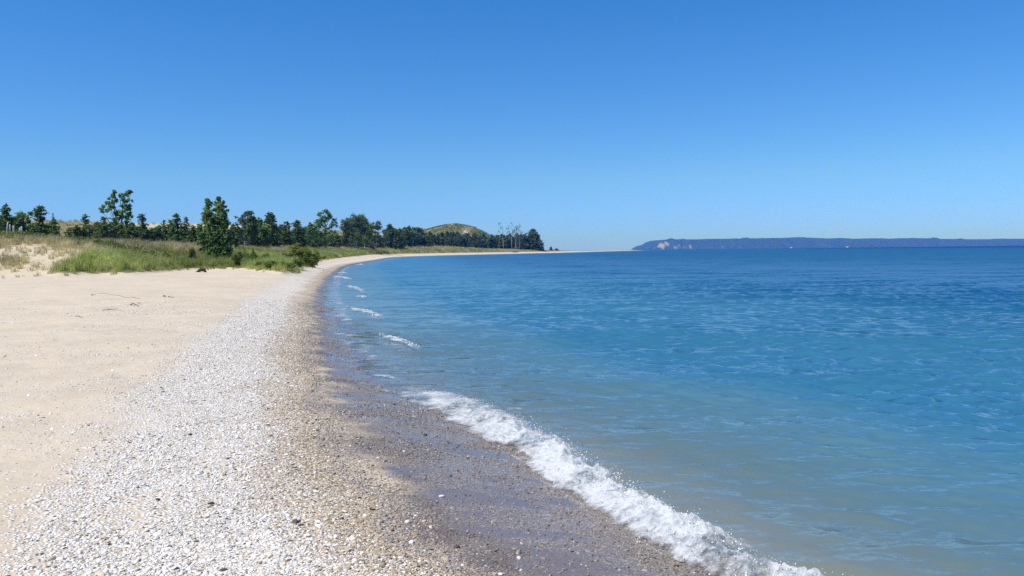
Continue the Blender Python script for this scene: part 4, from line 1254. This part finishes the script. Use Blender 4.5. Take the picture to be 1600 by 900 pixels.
# thin broken swash line along the rest of the water's edge
sl = SHORE[(SHORE[:, 1] > 11.3) & (SHORE[:, 1] < 125)]
nrm_ = np.gradient(sl, axis=0); nrm_ = np.stack([nrm_[:, 1], -nrm_[:, 0]], 1); nrm_ /= np.linalg.norm(nrm_, axis=1)[:, None]
breaker([tuple(p_) for p_ in sl[::2] - nrm_[::2] * .10], [tuple(p_) for p_ in sl[::2] + nrm_[::2] * .55], [.012, .018, .02, .02], 'thin broken line of swash foam following the water edge up the beach', 1500, 18, 0, 733, .01, .03)

# ------------------------------------------------------------------ air
hz_m = NT('haze_air')
pv = hz_m.n('ShaderNodeVolumePrincipled')
pv.inputs['Color'].default_value = (.035, .22, 1.0, 1); pv.inputs['Absorption Color'].default_value = (1, 1, 1, 1); pv.inputs['Density'].default_value = 1.15e-4; pv.inputs['Anisotropy'].default_value = 0.0
hz_m = hz_m.done(None, pv.outputs[0])
b = 11300.0; zt, zbm = 175.0, -6.0
o = mesh_obj('haze', [(-b, -b, zbm), (b, -b, zbm), (b, b, zbm), (-b, b, zbm), (-b, -b, zt), (b, -b, zt), (b, b, zt), (-b, b, zt)],
             [(3, 2, 1, 0), (4, 5, 6, 7), (0, 1, 5, 4), (1, 2, 6, 5), (2, 3, 7, 6), (3, 0, 4, 7)], hz_m, None, False)
tag(o, kind='stuff')

# ------------------------------------------------------------------ light
SUN_EL = RAD(56); SUN_AZ = RAD(-118)          # azimuth from +Y towards +X: high, from the left and a little behind
sd = Vector((math.sin(SUN_AZ) * math.cos(SUN_EL), math.cos(SUN_AZ) * math.cos(SUN_EL), math.sin(SUN_EL)))
ld = bpy.data.lights.new('sun', 'SUN'); ld.energy = 4.5; ld.angle = RAD(.53); ld.color = (1.0, .955, .88)
lo = bpy.data.objects.new('sun', ld); COL.objects.link(lo); lo.rotation_euler = (-sd).to_track_quat('-Z', 'Y').to_euler(); lo.location = sd * 50
w = bpy.data.worlds.new('World'); SC.world = w; w.use_nodes = True
t = w.node_tree; t.nodes.clear()
sky = t.nodes.new('ShaderNodeTexSky'); sky.sky_type = 'NISHITA'; sky.sun_disc = False
sky.sun_elevation = SUN_EL; sky.sun_rotation = SUN_AZ
sky.air_density = 1.0; sky.dust_density = .15; sky.ozone_density = 3.0; sky.altitude = 200
bg = t.nodes.new('ShaderNodeBackground'); bg.inputs[1].default_value = .114
ou = t.nodes.new('ShaderNodeOutputWorld')
tc = t.nodes.new('ShaderNodeTexCoord'); sx = t.nodes.new('ShaderNodeSeparateXYZ'); t.links.new(tc.outputs['Generated'], sx.inputs[0])
rp_ = t.nodes.new('ShaderNodeValToRGB'); t.links.new(sx.outputs[2], rp_.inputs[0])
el = rp_.color_ramp.elements
el[0].position = 0.0; el[0].color = (.31, .55, 1.46, 1); el[1].position = .36; el[1].color = (.19, .68, 1.15, 1)
e_ = el.new(.09); e_.color = (.385, .68, 1.06, 1); e_ = el.new(1.0); e_.color = (.34, .60, .82, 1)
mx = t.nodes.new('ShaderNodeMix'); mx.data_type = 'RGBA'; mx.blend_type = 'MULTIPLY'; mx.inputs[0].default_value = 1
t.links.new(sky.outputs[0], mx.inputs[6]); t.links.new(rp_.outputs[0], mx.inputs[7]); t.links.new(mx.outputs[2], bg.inputs[0]); t.links.new(bg.outputs[0], ou.inputs[0])

vs = SC.view_settings
vs.view_transform = 'Standard'; vs.look = 'None'; vs.exposure = 0.2; vs.gamma = 1.0; vs.use_curve_mapping = False
SC.render.engine = 'CYCLES'
cy = SC.cycles
cy.use_denoising = False
cy.max_bounces = 6; cy.diffuse_bounces = 2; cy.glossy_bounces = 2; cy.transmission_bounces = 2; cy.transparent_max_bounces = 12; cy.volume_bounces = 0
cy.caustics_reflective = False; cy.caustics_refractive = False
cy.sample_clamp_indirect = 4.0
